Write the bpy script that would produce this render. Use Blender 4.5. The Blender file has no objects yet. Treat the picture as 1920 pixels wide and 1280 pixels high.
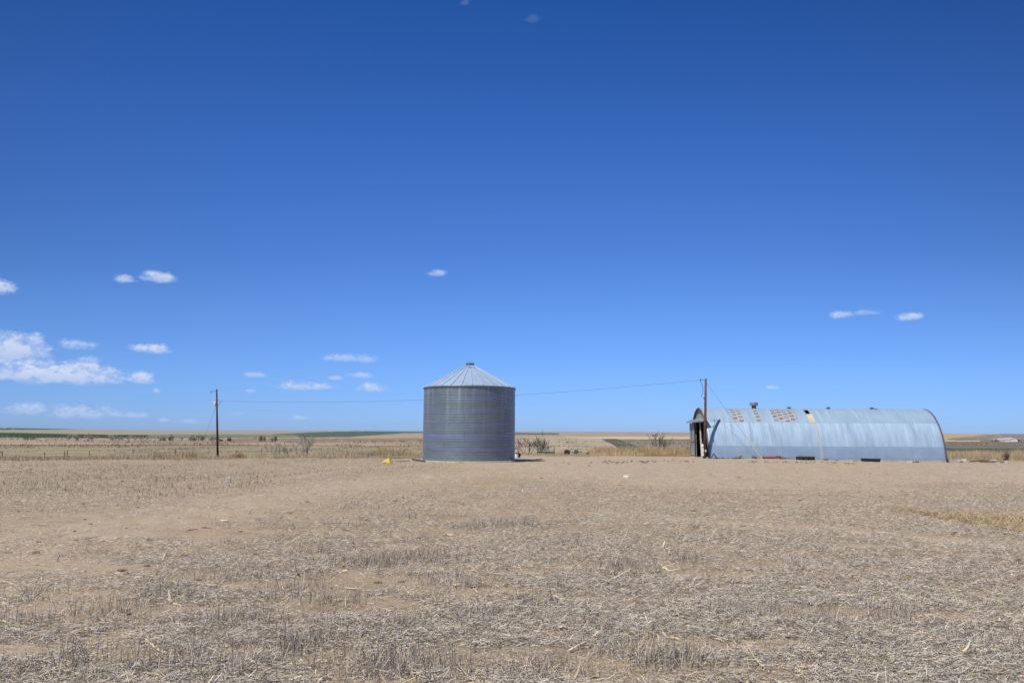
import bpy, bmesh, math, random
import numpy as np
from mathutils import Vector, Matrix

R = math.radians
S = bpy.context.scene
COL = S.collection
random.seed(11)
rng = np.random.default_rng(11)

# ------------------------------------------------------------------ camera
F, EYE, PITCH, ROLL = 1400.0, 1.7, 7.25, 0.31
M3 = Matrix.Rotation(R(90 + PITCH), 3, 'X') @ Matrix.Rotation(R(ROLL), 3, 'Z')
cam_d = bpy.data.cameras.new('camera')
cam_d.sensor_width = 36.0
cam_d.lens = F / 1920 * 36.0
cam_d.clip_end = 20000
cam = bpy.data.objects.new('camera', cam_d)
cam.matrix_world = Matrix.Translation((0, 0, EYE)) @ M3.to_4x4()
COL.objects.link(cam)
S.camera = cam

# ------------------------------------------------------------------ light, sky, exposure
SUN_EL = 58.3
TO_SUN = Vector((-0.434, -0.442, 0.0)).normalized() * math.cos(R(SUN_EL)) + Vector((0, 0, math.sin(R(SUN_EL))))
sun_d = bpy.data.lights.new('sun', 'SUN')
sun_d.energy = 5.0
sun_d.angle = R(0.53)
sun_d.color = (1.0, 0.94, 0.83)
sun = bpy.data.objects.new('sun', sun_d)
sun.rotation_euler = TO_SUN.to_track_quat('Z', 'Y').to_euler()
sun.location = (-40, -50, 120)
COL.objects.link(sun)

S.view_settings.view_transform = 'Standard'
S.view_settings.look = 'None'
S.view_settings.exposure = 0.0
S.view_settings.gamma = 1.0


def ray(px, py):
    return M3 @ Vector(((px - 960) / F, (640 - py) / F, -1.0))


def at(px, py, Y):
    v = ray(px, py)
    s = Y / v.y
    return Vector((v.x * s, Y, EYE + v.z * s))


world = bpy.data.worlds.new('World')
S.world = world
world.use_nodes = True
wt = world.node_tree
wt.nodes.clear()


def wn(t, **kw):
    n = wt.nodes.new(t)
    for k, v in kw.items():
        setattr(n, k, v)
    return n


def wl(a, b):
    wt.links.new(a, b)


def wmath(op, a, b=None, clamp=False):
    n = wn('ShaderNodeMath', operation=op, use_clamp=clamp)
    for i, v in enumerate((a, b)):
        if v is None:
            continue
        if isinstance(v, (int, float)):
            n.inputs[i].default_value = v
        else:
            wl(v, n.inputs[i])
    return n.outputs[0]


sky = wn('ShaderNodeTexSky')
sky.sky_type = 'NISHITA'
sky.sun_disc = False
sky.sun_elevation = R(SUN_EL)
sky.sun_rotation = math.atan2(TO_SUN.x, TO_SUN.y)
sky.altitude = 1500
sky.air_density = 1.0
sky.dust_density = 0.6
sky.ozone_density = 3.0
hsv = wn('ShaderNodeHueSaturation')
hsv.inputs['Hue'].default_value = 0.5
hsv.inputs['Saturation'].default_value = 1.0
hsv.inputs['Value'].default_value = 1.0
wl(sky.outputs[0], hsv.inputs['Color'])

# clear-sky grading with height: tuned deep blue, darkened above the view to cut blue fill
tc = wn('ShaderNodeTexCoord')
sep = wn('ShaderNodeSeparateXYZ')
wl(tc.outputs['Generated'], sep.inputs[0])
az = wmath('ARCTAN2', sep.outputs[0], sep.outputs[1])
el = wmath('ARCSINE', sep.outputs[2])
grade = wn('ShaderNodeValToRGB')
wl(wmath('DIVIDE', el, R(60)), grade.inputs[0])
SKY_GRADE = [(0.0, (.30, .45, .86)), (0.02, (.333, .493, .927)), (.075, (.375, .56, .95)), (.148, (.387, .587, .967)), (.348, (.28, .54, 1.0)),
             (.53, (.155, .424, .86)), (.66, (.10, .25, .46)), (1.0, (.07, .14, .22))]
gr = grade.color_ramp
gr.elements[0].position, gr.elements[0].color = SKY_GRADE[0][0], SKY_GRADE[0][1] + (1,)
gr.elements[1].position, gr.elements[1].color = SKY_GRADE[-1][0], SKY_GRADE[-1][1] + (1,)
for p_, c_ in SKY_GRADE[1:-1]:
    e_ = gr.elements.new(p_)
    e_.color = c_ + (1,)
side = wmath('SUBTRACT', 1.0, wmath('MULTIPLY', wmath('MULTIPLY', wmath('MINIMUM', wmath('POWER', wmath('ABSOLUTE', az), 2.0), .6), .62),
                                    wmath('ADD', .30, wmath('MULTIPLY', el, 3.2), clamp=True)))  # sky darkened toward both sides, imitating lens falloff
grv = wn('ShaderNodeVectorMath', operation='SCALE')
wl(grade.outputs[0], grv.inputs[0])
wl(side, grv.inputs['Scale'])
mulc = wn('ShaderNodeMix', data_type='RGBA', blend_type='MULTIPLY')
mulc.inputs['Factor'].default_value = 1.0
wl(hsv.outputs[0], mulc.inputs['A'])
wl(grv.outputs[0], mulc.inputs['B'])

# small fair-weather clouds, each at its own bearing and height in the sky
CLOUDS = [(0, 541, 34, 17, .95), (233, 525, 26, 10, .8), (295, 522, 44, 13, .9), (820, 514, 22, 9, .65),
          (1577, 592, 26, 9, .85), (1627, 587, 30, 7, .4), (1705, 595, 30, 10, .85), (872, 6, 14, 7, .10),
          (1000, 38, 26, 10, .07), (22, 662, 84, 34, .95), (145, 649, 46, 11, .65), (287, 656, 44, 12, 1.0),
          (165, 677, 28, 9, .6), (88, 683, 24, 8, .7), (95, 706, 170, 25, 1.0), (262, 712, 34, 16, .85),
          (294, 734, 10, 6, .5), (50, 770, 48, 14, .55), (150, 777, 80, 16, .5), (255, 779, 30, 7, .55),
          (305, 788, 14, 6, .35), (360, 791, 34, 6, .3), (662, 674, 62, 11, .55), (478, 704, 26, 7, .5),
          (568, 726, 66, 11, .7), (630, 710, 18, 6, .5), (675, 705, 30, 7, .5), (697, 729, 34, 12, .8),
          (470, 734, 13, 5, .35), (565, 784, 22, 5, .45), (440, 777, 28, 6, .25), (1450, 727, 16, 5, .5), (60, 640, 36, 14, .8), (30, 690, 60, 14, .9), (150, 692, 60, 16, .95), (205, 702, 30, 14, .8), (215, 779, 30, 8, .4)]
pos = wn('ShaderNodeCombineXYZ')
wl(az, pos.inputs[0])
wl(el, pos.inputs[1])


def wnoise(scale, detail, rough, sx=1.0, sy=1.0, off=0.0):
    mp = wn('ShaderNodeMapping')
    mp.inputs['Scale'].default_value = (sx, sy, 1)
    mp.inputs['Location'].default_value = (off, off * .7, off)
    wl(pos.outputs[0], mp.inputs[0])
    n = wn('ShaderNodeTexNoise')
    n.inputs['Scale'].default_value = scale
    n.inputs['Detail'].default_value = detail
    n.inputs['Roughness'].default_value = rough
    wl(mp.outputs[0], n.inputs['Vector'])
    return n.outputs['Fac']


nz = wnoise(60, 8, .60, 1.0, 1.7)
nz2 = wnoise(190, 6, .62, 1.0, 1.5, 3.0)
nz_s = wmath('ADD', wmath('MULTIPLY', wmath('SUBTRACT', nz, .5), 3.4), wmath('MULTIPLY', wmath('SUBTRACT', nz2, .5), 1.5))
field = None
hgt = None
for (cx, cy, hw, hh, op) in CLOUDS:
    v = ray(cx, cy).normalized()
    a0, e0 = math.atan2(v.x, v.y), math.asin(v.z)
    w_, h_ = hw / F * (v.y ** 2) * 1.05, hh / F * 1.1
    sub = wn('ShaderNodeVectorMath', operation='SUBTRACT')
    wl(pos.outputs[0], sub.inputs[0])
    sub.inputs[1].default_value = (a0, e0, 0)
    mul = wn('ShaderNodeVectorMath', operation='MULTIPLY')
    wl(sub.outputs[0], mul.inputs[0])
    mul.inputs[1].default_value = (1 / w_, 1 / h_, 0)
    sp = wn('ShaderNodeSeparateXYZ')
    wl(mul.outputs[0], sp.inputs[0])
    dy = wmath('MAXIMUM', sp.outputs[1], wmath('MULTIPLY', sp.outputs[1], -2.0))
    r2 = wmath('ADD', wmath('POWER', wmath('ABSOLUTE', sp.outputs[0]), 2.0), wmath('MULTIPLY', dy, dy))
    f = wmath('ADD', wmath('MULTIPLY', wmath('SUBTRACT', 1.0, r2), 1.35), nz_s)
    near = wmath('MULTIPLY', wmath('SUBTRACT', 1.9, r2), 1.2, clamp=True)
    f = wmath('MULTIPLY', wmath('MULTIPLY', f, .80, clamp=True), near)
    hcl = wmath('MULTIPLY', f, wmath('ADD', wmath('MULTIPLY', sp.outputs[1], .75), .55, clamp=True))
    f = wmath('MULTIPLY', f, op * .86)
    field = f if field is None else wmath('MAXIMUM', field, f)
    hgt = hcl if hgt is None else wmath('MAXIMUM', hgt, hcl)
ccol = wn('ShaderNodeMix', data_type='RGBA')
ccol.inputs['A'].default_value = (2.25, 3.3, 5.55, 1)
ccol.inputs['B'].default_value = (5.1, 5.4, 6.25, 1)
wl(hgt, ccol.inputs['Factor'])
smix = wn('ShaderNodeMix', data_type='RGBA')
wl(field, smix.inputs['Factor'])
wl(mulc.outputs['Result'], smix.inputs['A'])
wl(ccol.outputs['Result'], smix.inputs['B'])
bg = wn('ShaderNodeBackground')
bg.inputs['Strength'].default_value = 0.15
wl(smix.outputs['Result'], bg.inputs[0])
wo = wn('ShaderNodeOutputWorld')
wl(bg.outputs[0], wo.inputs[0])


# ------------------------------------------------------------------ helpers: noise, terrain
_TAB = rng.random((512, 512))


def vnoise(x, y, seed=0):
    x = np.asarray(x, float) + seed * 37.31
    y = np.asarray(y, float) + seed * 71.77
    xi, yi = np.floor(x).astype(int), np.floor(y).astype(int)
    fx, fy = x - xi, y - yi
    fx = fx * fx * (3 - 2 * fx)
    fy = fy * fy * (3 - 2 * fy)
    a = _TAB[xi & 511, yi & 511]
    b = _TAB[(xi + 1) & 511, yi & 511]
    c = _TAB[xi & 511, (yi + 1) & 511]
    d = _TAB[(xi + 1) & 511, (yi + 1) & 511]
    return (a * (1 - fx) + b * fx) * (1 - fy) + (c * (1 - fx) + d * fx) * fy


def fbm(x, y, seed=0, oct=4):
    s, a, t = 0.0, 0.5, 0.0
    for o in range(oct):
        s = s + a * vnoise(np.asarray(x) * 2 ** o, np.asarray(y) * 2 ** o, seed + o)
        t += a
        a *= .5
    return s / t


def sstep(t):
    t = np.clip(t, 0, 1)
    return t * t * (3 - 2 * t)


_D = np.log([50, 100, 200, 400, 600, 900, 1300, 2000, 2800, 3200, 4000, 6500])
_Z = [-1.2, -1.2, -1.2, -.9, .2, 1.7, 4.5, 10.3, 18.7, 21.5, 21, 6]


def terr(x, y):
    x, y = np.asarray(x, float), np.asarray(y, float)
    d = np.hypot(x, y)
    a = np.degrees(np.arctan2(x, y))
    s = np.interp(a, [-180, -60, -40, -20, -6, 5, 10, 14, 40, 60, 180], [60, 56, 54, 56, 62, 68, 70, 84, 88, 88, 60])
    zf = np.interp(np.log(np.maximum(d, 1)), _D, _Z)
    crest = 1 + sstep((d - 1200) / 1500) * (0.10 * np.sin(np.radians(a) * 7 + 1.0) + 0.05 * np.sin(np.radians(a) * 17))
    z = zf * sstep((d - s) / 37) * crest
    near = 1 - sstep((d - 45) / 30)
    z = z + near * ((fbm(x * .5, y * .5, 3) - .5) * .05 + (fbm(x * 2.2, y * 2.6, 5) - .5) * .085 + (vnoise(x * 7, y * 7, 9) - .5) * .016)
    z = z - .22 * sstep((x - 19) / 15) * sstep((y - 40) / 16) * (1 - sstep((d - 85) / 20))
    return z


_S = np.geomspace(3, 3600, 6000)


def ground(px, py):
    v = ray(px, py)
    h = math.hypot(v.x, v.y)
    s = _S / h
    g = EYE + v.z * s - terr(v.x * s, v.y * s)
    i = np.argmax(g < 0) if (g < 0).any() else len(s) - 1
    t = s[i]
    if i > 0 and g[i] < 0:
        w = g[i - 1] / (g[i - 1] - g[i])
        t = s[i - 1] + (s[i] - s[i - 1]) * w
    return Vector((v.x * t, v.y * t, EYE + v.z * t))


def wx(px, Y):
    return at(px, 856, Y).x


def tz(x, y):
    return float(terr(x, y))


# ------------------------------------------------------------------ helpers: objects
def tag(o, label=None, cat=None, group=None, kind=None):
    if label:
        o['label'] = label
    if cat:
        o['category'] = cat
    if group:
        o['group'] = group
    if kind:
        o['kind'] = kind
    return o


def thing(name, label, cat, loc, group=None):
    o = bpy.data.objects.new(name, None)
    o.empty_display_size = .3
    COL.objects.link(o)
    o.location = Vector(loc)
    return tag(o, label, cat, group)


def np_mesh(name, V, Q, mat, tint=None, smooth=False):
    me = bpy.data.meshes.new(name)
    V = np.asarray(V, np.float32)
    Q = np.asarray(Q, np.int32)
    k = Q.shape[1]
    me.vertices.add(len(V))
    me.vertices.foreach_set('co', V.ravel())
    me.loops.add(Q.size)
    me.loops.foreach_set('vertex_index', Q.ravel())
    me.polygons.add(len(Q))
    me.polygons.foreach_set('loop_start', np.arange(0, Q.size, k, dtype=np.int32))
    if smooth:
        me.polygons.foreach_set('use_smooth', np.ones(len(Q), bool))
    me.update(calc_edges=True)
    if tint is not None:
        at_ = me.color_attributes.new('tint', 'FLOAT_COLOR', 'POINT')
        c = np.ones((len(V), 4), np.float32)
        c[:, :3] = tint
        at_.data.foreach_set('color', c.ravel())
    me.materials.append(mat)
    o = bpy.data.objects.new(name, me)
    COL.objects.link(o)
    return o


class MB:
    """collects shapes into one mesh"""

    def __init__(self):
        self.v, self.f = [], []

    def add(self, verts, faces):
        b = len(self.v)
        self.v += [Vector(p) for p in verts]
        self.f += [tuple(i + b for i in f) for f in faces]
        return self

    def box(self, c, s, rot=None):
        c = Vector(c)
        m = rot if rot is not None else Matrix.Identity(3)
        p = [c + m @ Vector((x * s[0] / 2, y * s[1] / 2, z * s[2] / 2)) for x in (-1, 1) for y in (-1, 1) for z in (-1, 1)]
        return self.add(p, [(0, 1, 3, 2), (4, 6, 7, 5), (0, 4, 5, 1), (2, 3, 7, 6), (0, 2, 6, 4), (1, 5, 7, 3)])

    def tube(self, pts, rad, n=8, caps=True):
        pts = [Vector(p) for p in pts]
        if not isinstance(rad, (list, tuple)):
            rad = [rad] * len(pts)
        ring = []
        for i, p in enumerate(pts):
            t = (pts[min(i + 1, len(pts) - 1)] - pts[max(i - 1, 0)]).normalized()
            ref = Vector((0, 0, 1)) if abs(t.z) < .9 else Vector((0, 1, 0))
            a = t.cross(ref).normalized()
            b = t.cross(a).normalized()
            ring.append([p + rad[i] * (math.cos(2 * math.pi * k / n) * a + math.sin(2 * math.pi * k / n) * b) for k in range(n)])
        vs = [q for r_ in ring for q in r_]
        fs = []
        for i in range(len(pts) - 1):
            for k in range(n):
                k2 = (k + 1) % n
                fs.append((i * n + k, i * n + k2, (i + 1) * n + k2, (i + 1) * n + k))
        if caps:
            fs.append(tuple(range(n - 1, -1, -1)))
            fs.append(tuple((len(pts) - 1) * n + k for k in range(n)))
        return self.add(vs, fs)

    def lathe(self, prof, c=(0, 0, 0), n=32, ax=None):
        c = Vector(c)
        m = ax if ax is not None else Matrix.Identity(3)
        vs, fs = [], []
        for (r_, z) in prof:
            for k in range(n):
                a = 2 * math.pi * k / n
                vs.append(c + m @ Vector((r_ * math.cos(a), r_ * math.sin(a), z)))
        for i in range(len(prof) - 1):
            for k in range(n):
                k2 = (k + 1) % n
                fs.append((i * n + k, i * n + k2, (i + 1) * n + k2, (i + 1) * n + k))
        return self.add(vs, fs)

    def build(self, name, mat, parent=None, smooth=False, bevel=0.0, solid=0.0):
        off = Vector(parent.location) if parent is not None else Vector((0, 0, 0))
        gp = parent
        while gp is not None and gp.parent is not None:
            gp = gp.parent
            off += Vector(gp.location)
        me = bpy.data.meshes.new(name)
        me.from_pydata([tuple(p - off) for p in self.v], [], self.f)
        if smooth:
            me.polygons.foreach_set('use_smooth', [True] * len(me.polygons))
        me.update()
        me.materials.append(mat)
        o = bpy.data.objects.new(name, me)
        COL.objects.link(o)
        if parent is not None:
            o.parent = parent
        if solid:
            md = o.modifiers.new('solid', 'SOLIDIFY')
            md.thickness = solid
            md.offset = 0
        if bevel:
            md = o.modifiers.new('bevel', 'BEVEL')
            md.width = bevel
            md.segments = 2
        return o


# ------------------------------------------------------------------ materials
def newmat(name):
    m = bpy.data.materials.new(name)
    m.use_nodes = True
    nt = m.node_tree
    return m, nt, nt.nodes['Principled BSDF']


class NT:
    def __init__(self, nt):
        self.nt = nt

    def n(self, t, **kw):
        x = self.nt.nodes.new(t)
        for k, v in kw.items():
            setattr(x, k, v)
        return x

    def l(self, a, b):
        self.nt.links.new(a, b)

    def val(self, sock, v):
        if isinstance(v, (int, float)):
            sock.default_value = v
        elif isinstance(v, tuple):
            sock.default_value = v if len(v) == len(sock.default_value) else v + (1,)
        else:
            self.l(v, sock)

    def m(self, op, a, b=0.0, clamp=False):
        x = self.n('ShaderNodeMath', operation=op, use_clamp=clamp)
        self.val(x.inputs[0], a)
        self.val(x.inputs[1], b)
        return x.outputs[0]

    def coords(self, which='Object'):
        return self.n('ShaderNodeTexCoord').outputs[which]

    def noise(self, vec, scale=(1, 1, 1), detail=4, rough=.55, loc=(0, 0, 0)):
        mp = self.n('ShaderNodeMapping')
        mp.inputs['Scale'].default_value = scale
        mp.inputs['Location'].default_value = loc
        self.l(vec, mp.inputs[0])
        x = self.n('ShaderNodeTexNoise')
        x.inputs['Scale'].default_value = 1.0
        x.inputs['Detail'].default_value = detail
        x.inputs['Roughness'].default_value = rough
        self.l(mp.outputs[0], x.inputs['Vector'])
        return x.outputs['Fac']

    def ramp(self, fac, stops):
        x = self.n('ShaderNodeValToRGB')
        self.val(x.inputs[0], fac)
        e = x.color_ramp.elements
        e[0].position, e[0].color = stops[0][0], tuple(stops[0][1]) + (1,)
        e[1].position, e[1].color = stops[-1][0], tuple(stops[-1][1]) + (1,)
        for p, c in stops[1:-1]:
            k = e.new(p)
            k.color = tuple(c) + (1,)
        return x.outputs[0]

    def mix(self, fac, a, b, blend='MIX'):
        x = self.n('ShaderNodeMix', data_type='RGBA', blend_type=blend)
        self.val(x.inputs['Factor'], fac)
        self.val(x.inputs['A'], a)
        self.val(x.inputs['B'], b)
        return x.outputs['Result']

    def band(self, x, a, b, soft=.01):
        lo = self.m('MULTIPLY', self.m('SUBTRACT', x, a), 1 / soft, True)
        hi = self.m('MULTIPLY', self.m('SUBTRACT', b, x), 1 / soft, True)
        return self.m('MULTIPLY', lo, hi)

    def bump(self, h, dist, strength, bsdf):
        b = self.n('ShaderNodeBump')
        b.inputs['Distance'].default_value = dist
        b.inputs['Strength'].default_value = strength
        self.l(h, b.inputs['Height'])
        self.l(b.outputs[0], bsdf.inputs['Normal'])


def simple(name, col, rough=.7, metal=0.0, var=.25, scale=6.0, spec=.3, dirt=None):
    m, nt, b = newmat(name)
    N = NT(nt)
    n = N.noise(N.coords(), (scale,) * 3, 5, .6)
    lo = tuple(c * (1 - var) for c in col)
    hi = tuple(min(1, c * (1 + var)) for c in col)
    c = N.ramp(n, [(.3, lo), (.7, hi)])
    if dirt:
        d = N.noise(N.coords(), (scale * .6,) * 3, 5, .65, (3, 1, 7))
        c = N.mix(N.m('MULTIPLY', N.m('SUBTRACT', d, .5), 6, True), c, dirt)
    N.l(c, b.inputs['Base Color'])
    b.inputs['Roughness'].default_value = rough
    b.inputs['Metallic'].default_value = metal
    b.inputs['Specular IOR Level'].default_value = spec
    return m


def tint_mat(name, rough=.85, trans=0.0):
    m, nt, b = newmat(name)
    N = NT(nt)
    a = N.n('ShaderNodeAttribute', attribute_name='tint')
    N.l(a.outputs['Color'], b.inputs['Base Color'])
    b.inputs['Roughness'].default_value = rough
    b.inputs['Specular IOR Level'].default_value = .2
    return m


def soil_mat():
    m, nt, b = newmat('soil')
    N = NT(nt)
    p = N.n('ShaderNodeNewGeometry').outputs['Position']
    big = N.noise(p, (.10, .16, .1), 5, .6)
    med = N.noise(p, (.9, 1.6, 1), 6, .65, (5, 2, 0))
    fine = N.noise(p, (14, 24, 14), 6, .75, (1, 9, 0))
    c = N.ramp(med, [(.36, (.270, .210, .152)), (.5, (.345, .272, .201)), (.64, (.40, .317, .237))])
    grey = N.ramp(fine, [(.25, (.17, .140, .105)), (.5, (.33, .275, .208)), (.8, (.50, .43, .33))])
    c = N.mix(N.m('MULTIPLY', N.m('SUBTRACT', big, .33), 1.9, True), c, grey)
    dark = N.m('MULTIPLY', N.m('SUBTRACT', fine, .60), 4, True)
    c = N.mix(N.m('MULTIPLY', dark, .5), c, (.17, .135, .10))
    orange = N.m('MULTIPLY', N.m('SUBTRACT', N.noise(p, (.25, .6, 1), 5, .6, (13, 3.4, 0)), .60), 7, True)
    c = N.mix(N.m('MULTIPLY', orange, .7), c, (.52, .345, .21))
    tr = N.n('ShaderNodeAttribute', attribute_name='tint').outputs['Fac']
    dustc = N.ramp(N.noise(p, (1.3, .9, 1), 7, .78, (2, 8, 0)), [(.38, (.355, .286, .220)), (.62, (.455, .374, .296))])
    c = N.mix(N.m('MULTIPLY', tr, .85), c, dustc)
    N.l(c, b.inputs['Base Color'])
    b.inputs['Roughness'].default_value = .95
    b.inputs['Specular IOR Level'].default_value = .1
    h = N.m('ADD', N.m('MULTIPLY', fine, .4), N.noise(p, (4, 7, 4), 5, .7))
    N.bump(h, .05, .8, b)
    return m


def field_mat(name, col, var=.18, sx=.02, sy=.06, sp=None):
    m, nt, b = newmat(name)
    N = NT(nt)
    p = N.n('ShaderNodeNewGeometry').outputs['Position']
    n = N.noise(p, (sx, sy, .02), 6, .65)
    n2 = N.noise(p, (sx * 10, sy * 1.2, .02), 6, .75, (4, 4, 0))
    var = var * 1.6
    f = N.m('ADD', N.m('MULTIPLY', n, .55), N.m('MULTIPLY', n2, .45))
    c = N.ramp(f, [(.38, tuple(k * (1 - var) for k in col)), (.5, col), (.62, tuple(k * (1 + var) for k in (sp or col)))])
    N.l(c, b.inputs['Base Color'])
    b.inputs['Roughness'].default_value = .95
    b.inputs['Specular IOR Level'].default_value = .05
    return m


SOIL = soil_mat()
STRAW = tint_mat('straw', .8)
GRASS = tint_mat('dry_grass_blades', .85)
STEEL_DARK = simple('dark_iron', (.045, .042, .045), .6, .3, .4)
RUST = simple('rust_iron', (.14, .065, .04), .85, .1, .4)
WIRE = simple('weathered_wire', (.10, .10, .11), .6, .4, .1)
WHITE = simple('chalky_white', (.78, .78, .76), .7, 0, .08, dirt=(.45, .40, .33))
CONC = simple('old_concrete', (.46, .43, .38), .9, 0, .2)
WOOD_RED = simple('creosote_wood', (.125, .066, .042), .85, 0, .3, 3)
WOOD_DARK = simple('dark_pole_wood', (.060, .040, .032), .85, 0, .35, 3)
WOOD_GREY = simple('grey_wood', (.20, .17, .14), .9, 0, .35, 5)
BARK = simple('grey_bark', (.135, .12, .11), .9, 0, .3, 4)
TWIG = simple('pale_twigs', (.31, .29, .265), .9, 0, .25, 4)
TWIG_PALE = simple('bleached_twigs', (.47, .445, .41), .9, 0, .2, 4)
TWIG_DARK = simple('dark_twigs', (.085, .076, .07), .9, 0, .25, 4)
YELLOW = simple('faded_yellow_paint', (.66, .49, .08), .6, .0, .1, 7, dirt=(.45, .28, .06))
GUARD = simple('pale_yellow_plastic', (.72, .66, .34), .5, 0, .08)
RED = simple('faded_red_paint', (.20, .058, .048), .7, 0, .3, 5, dirt=(.14, .06, .045))
GREEN = simple('old_green_paint', (.06, .13, .075), .6, 0, .3, 5, dirt=(.12, .10, .07))
RUBBER = simple('perished_rubber', (.022, .022, .024), .85, 0, .3)
NAVY = simple('navy_plastic', (.018, .024, .06), .5, 0, .3)
BROWNBOARD = simple('red_brown_board', (.25, .125, .09), .85, 0, .25)
STONE = simple('pale_rock', (.40, .39, .36), .9, 0, .25, 5)
GALV = simple('dull_galvanised', (.40, .43, .46), .5, .6, .15, 5)


def bin_wall_mat():
    m, nt, b = newmat('bin_steel')
    N = NT(nt)
    p = N.coords()
    sp = N.n('ShaderNodeSeparateXYZ')
    N.l(p, sp.inputs[0])
    ang = N.m('ARCTAN2', sp.outputs[0], N.m('MULTIPLY', sp.outputs[1], -1))
    z = sp.outputs[2]
    cv = N.n('ShaderNodeCombineXYZ')
    N.l(N.m('MULTIPLY', ang, 3.2), cv.inputs[0])
    N.l(z, cv.inputs[1])
    uv = cv.outputs[0]
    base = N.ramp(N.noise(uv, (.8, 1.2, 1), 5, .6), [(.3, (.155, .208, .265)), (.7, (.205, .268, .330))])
    # faint violet and olive camera moire painted into the steel in soft level bands
    w = N.noise(uv, (.16, 2.3, 1), 4, .6, (2, 5, 0))
    w2 = N.noise(uv, (.22, 6.5, 1), 3, .6, (7, 1, 0))
    wv = N.m('SINE', N.m('ADD', N.m('MULTIPLY', N.m('SUBTRACT', z, N.m('MULTIPLY', N.m('POWER', N.m('ABSOLUTE', ang), 2), .22)), 7.2),
                         N.m('MULTIPLY', w, 5)))
    k = N.m('ADD', N.m('MULTIPLY', wv, .5), N.m('MULTIPLY', N.m('SUBTRACT', w2, .5), 4.2))
    base = N.mix(N.m('MULTIPLY', N.m('SUBTRACT', k, .10), .8, True), base, (.265, .275, .49))
    base = N.mix(N.m('MULTIPLY', N.m('SUBTRACT', N.m('MULTIPLY', k, -1), .05), .6, True), base, (.215, .285, .215))
    # pale vertical reflections painted in below the eave, over olive and blue mottling
    st = N.m('MULTIPLY', N.m('SUBTRACT', N.noise(uv, (3.2, .14, 1), 5, .7, (0, 3, 0)), .50), 5, True)
    up = N.m('MULTIPLY', N.m('SUBTRACT', z, 1.2), .28, True)
    mot = N.noise(uv, (1.3, .55, 1), 5, .65, (4, 8, 0))
    base = N.mix(N.m('MULTIPLY', N.m('MULTIPLY', N.m('SUBTRACT', mot, .52), 4, True), .45), base, (.30, .30, .235))
    base = N.mix(N.m('MULTIPLY', N.m('MULTIPLY', N.m('SUBTRACT', .46, mot), 4, True), .35), base, (.15, .19, .26))
    base = N.mix(N.m('MULTIPLY', N.m('MULTIPLY', st, up), .5), base, (.50, .55, .59))
    # ring laps: a thin dark line
    fr = N.m('FRACT', N.m('DIVIDE', N.m('SUBTRACT', z, .12), .615))
    lap = N.m('MULTIPLY', N.m('LESS_THAN', fr, .05), .25)
    base = N.mix(lap, base, (.09, .10, .115))
    # sheet joints
    ri = N.m('FLOOR', N.m('DIVIDE', N.m('SUBTRACT', z, .12), .615))
    fa = N.m('FRACT', N.m('ADD', N.m('MULTIPLY', ang, 1.1), N.m('ADD', .05, N.m('MULTIPLY', ri, .5))))
    base = N.mix(N.m('MULTIPLY', N.m('LESS_THAN', fa, .012), .5), base, (.13, .14, .15))
    dust = N.m('MULTIPLY', N.m('SUBTRACT', .75, z), 1.0, True)
    base = N.mix(N.m('MULTIPLY', dust, N.m('MULTIPLY', N.noise(uv, (3, 2, 1), 4), .4)), base, (.38, .33, .28))
    N.l(base, b.inputs['Base Color'])
    b.inputs['Metallic'].default_value = .45
    N.l(N.ramp(N.noise(uv, (2, 3, 1), 4), [(.3, (.36,) * 3), (.7, (.48,) * 3)]), b.inputs['Roughness'])
    return m


def bin_roof_mat():
    m, nt, b = newmat('bin_roof_steel')
    N = NT(nt)
    p = N.coords()
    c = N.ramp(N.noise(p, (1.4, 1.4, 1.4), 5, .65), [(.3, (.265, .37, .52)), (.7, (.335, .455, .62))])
    N.l(c, b.inputs['Base Color'])
    b.inputs['Metallic'].default_value = .1
    b.inputs['Roughness'].default_value = .55
    return m


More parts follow.
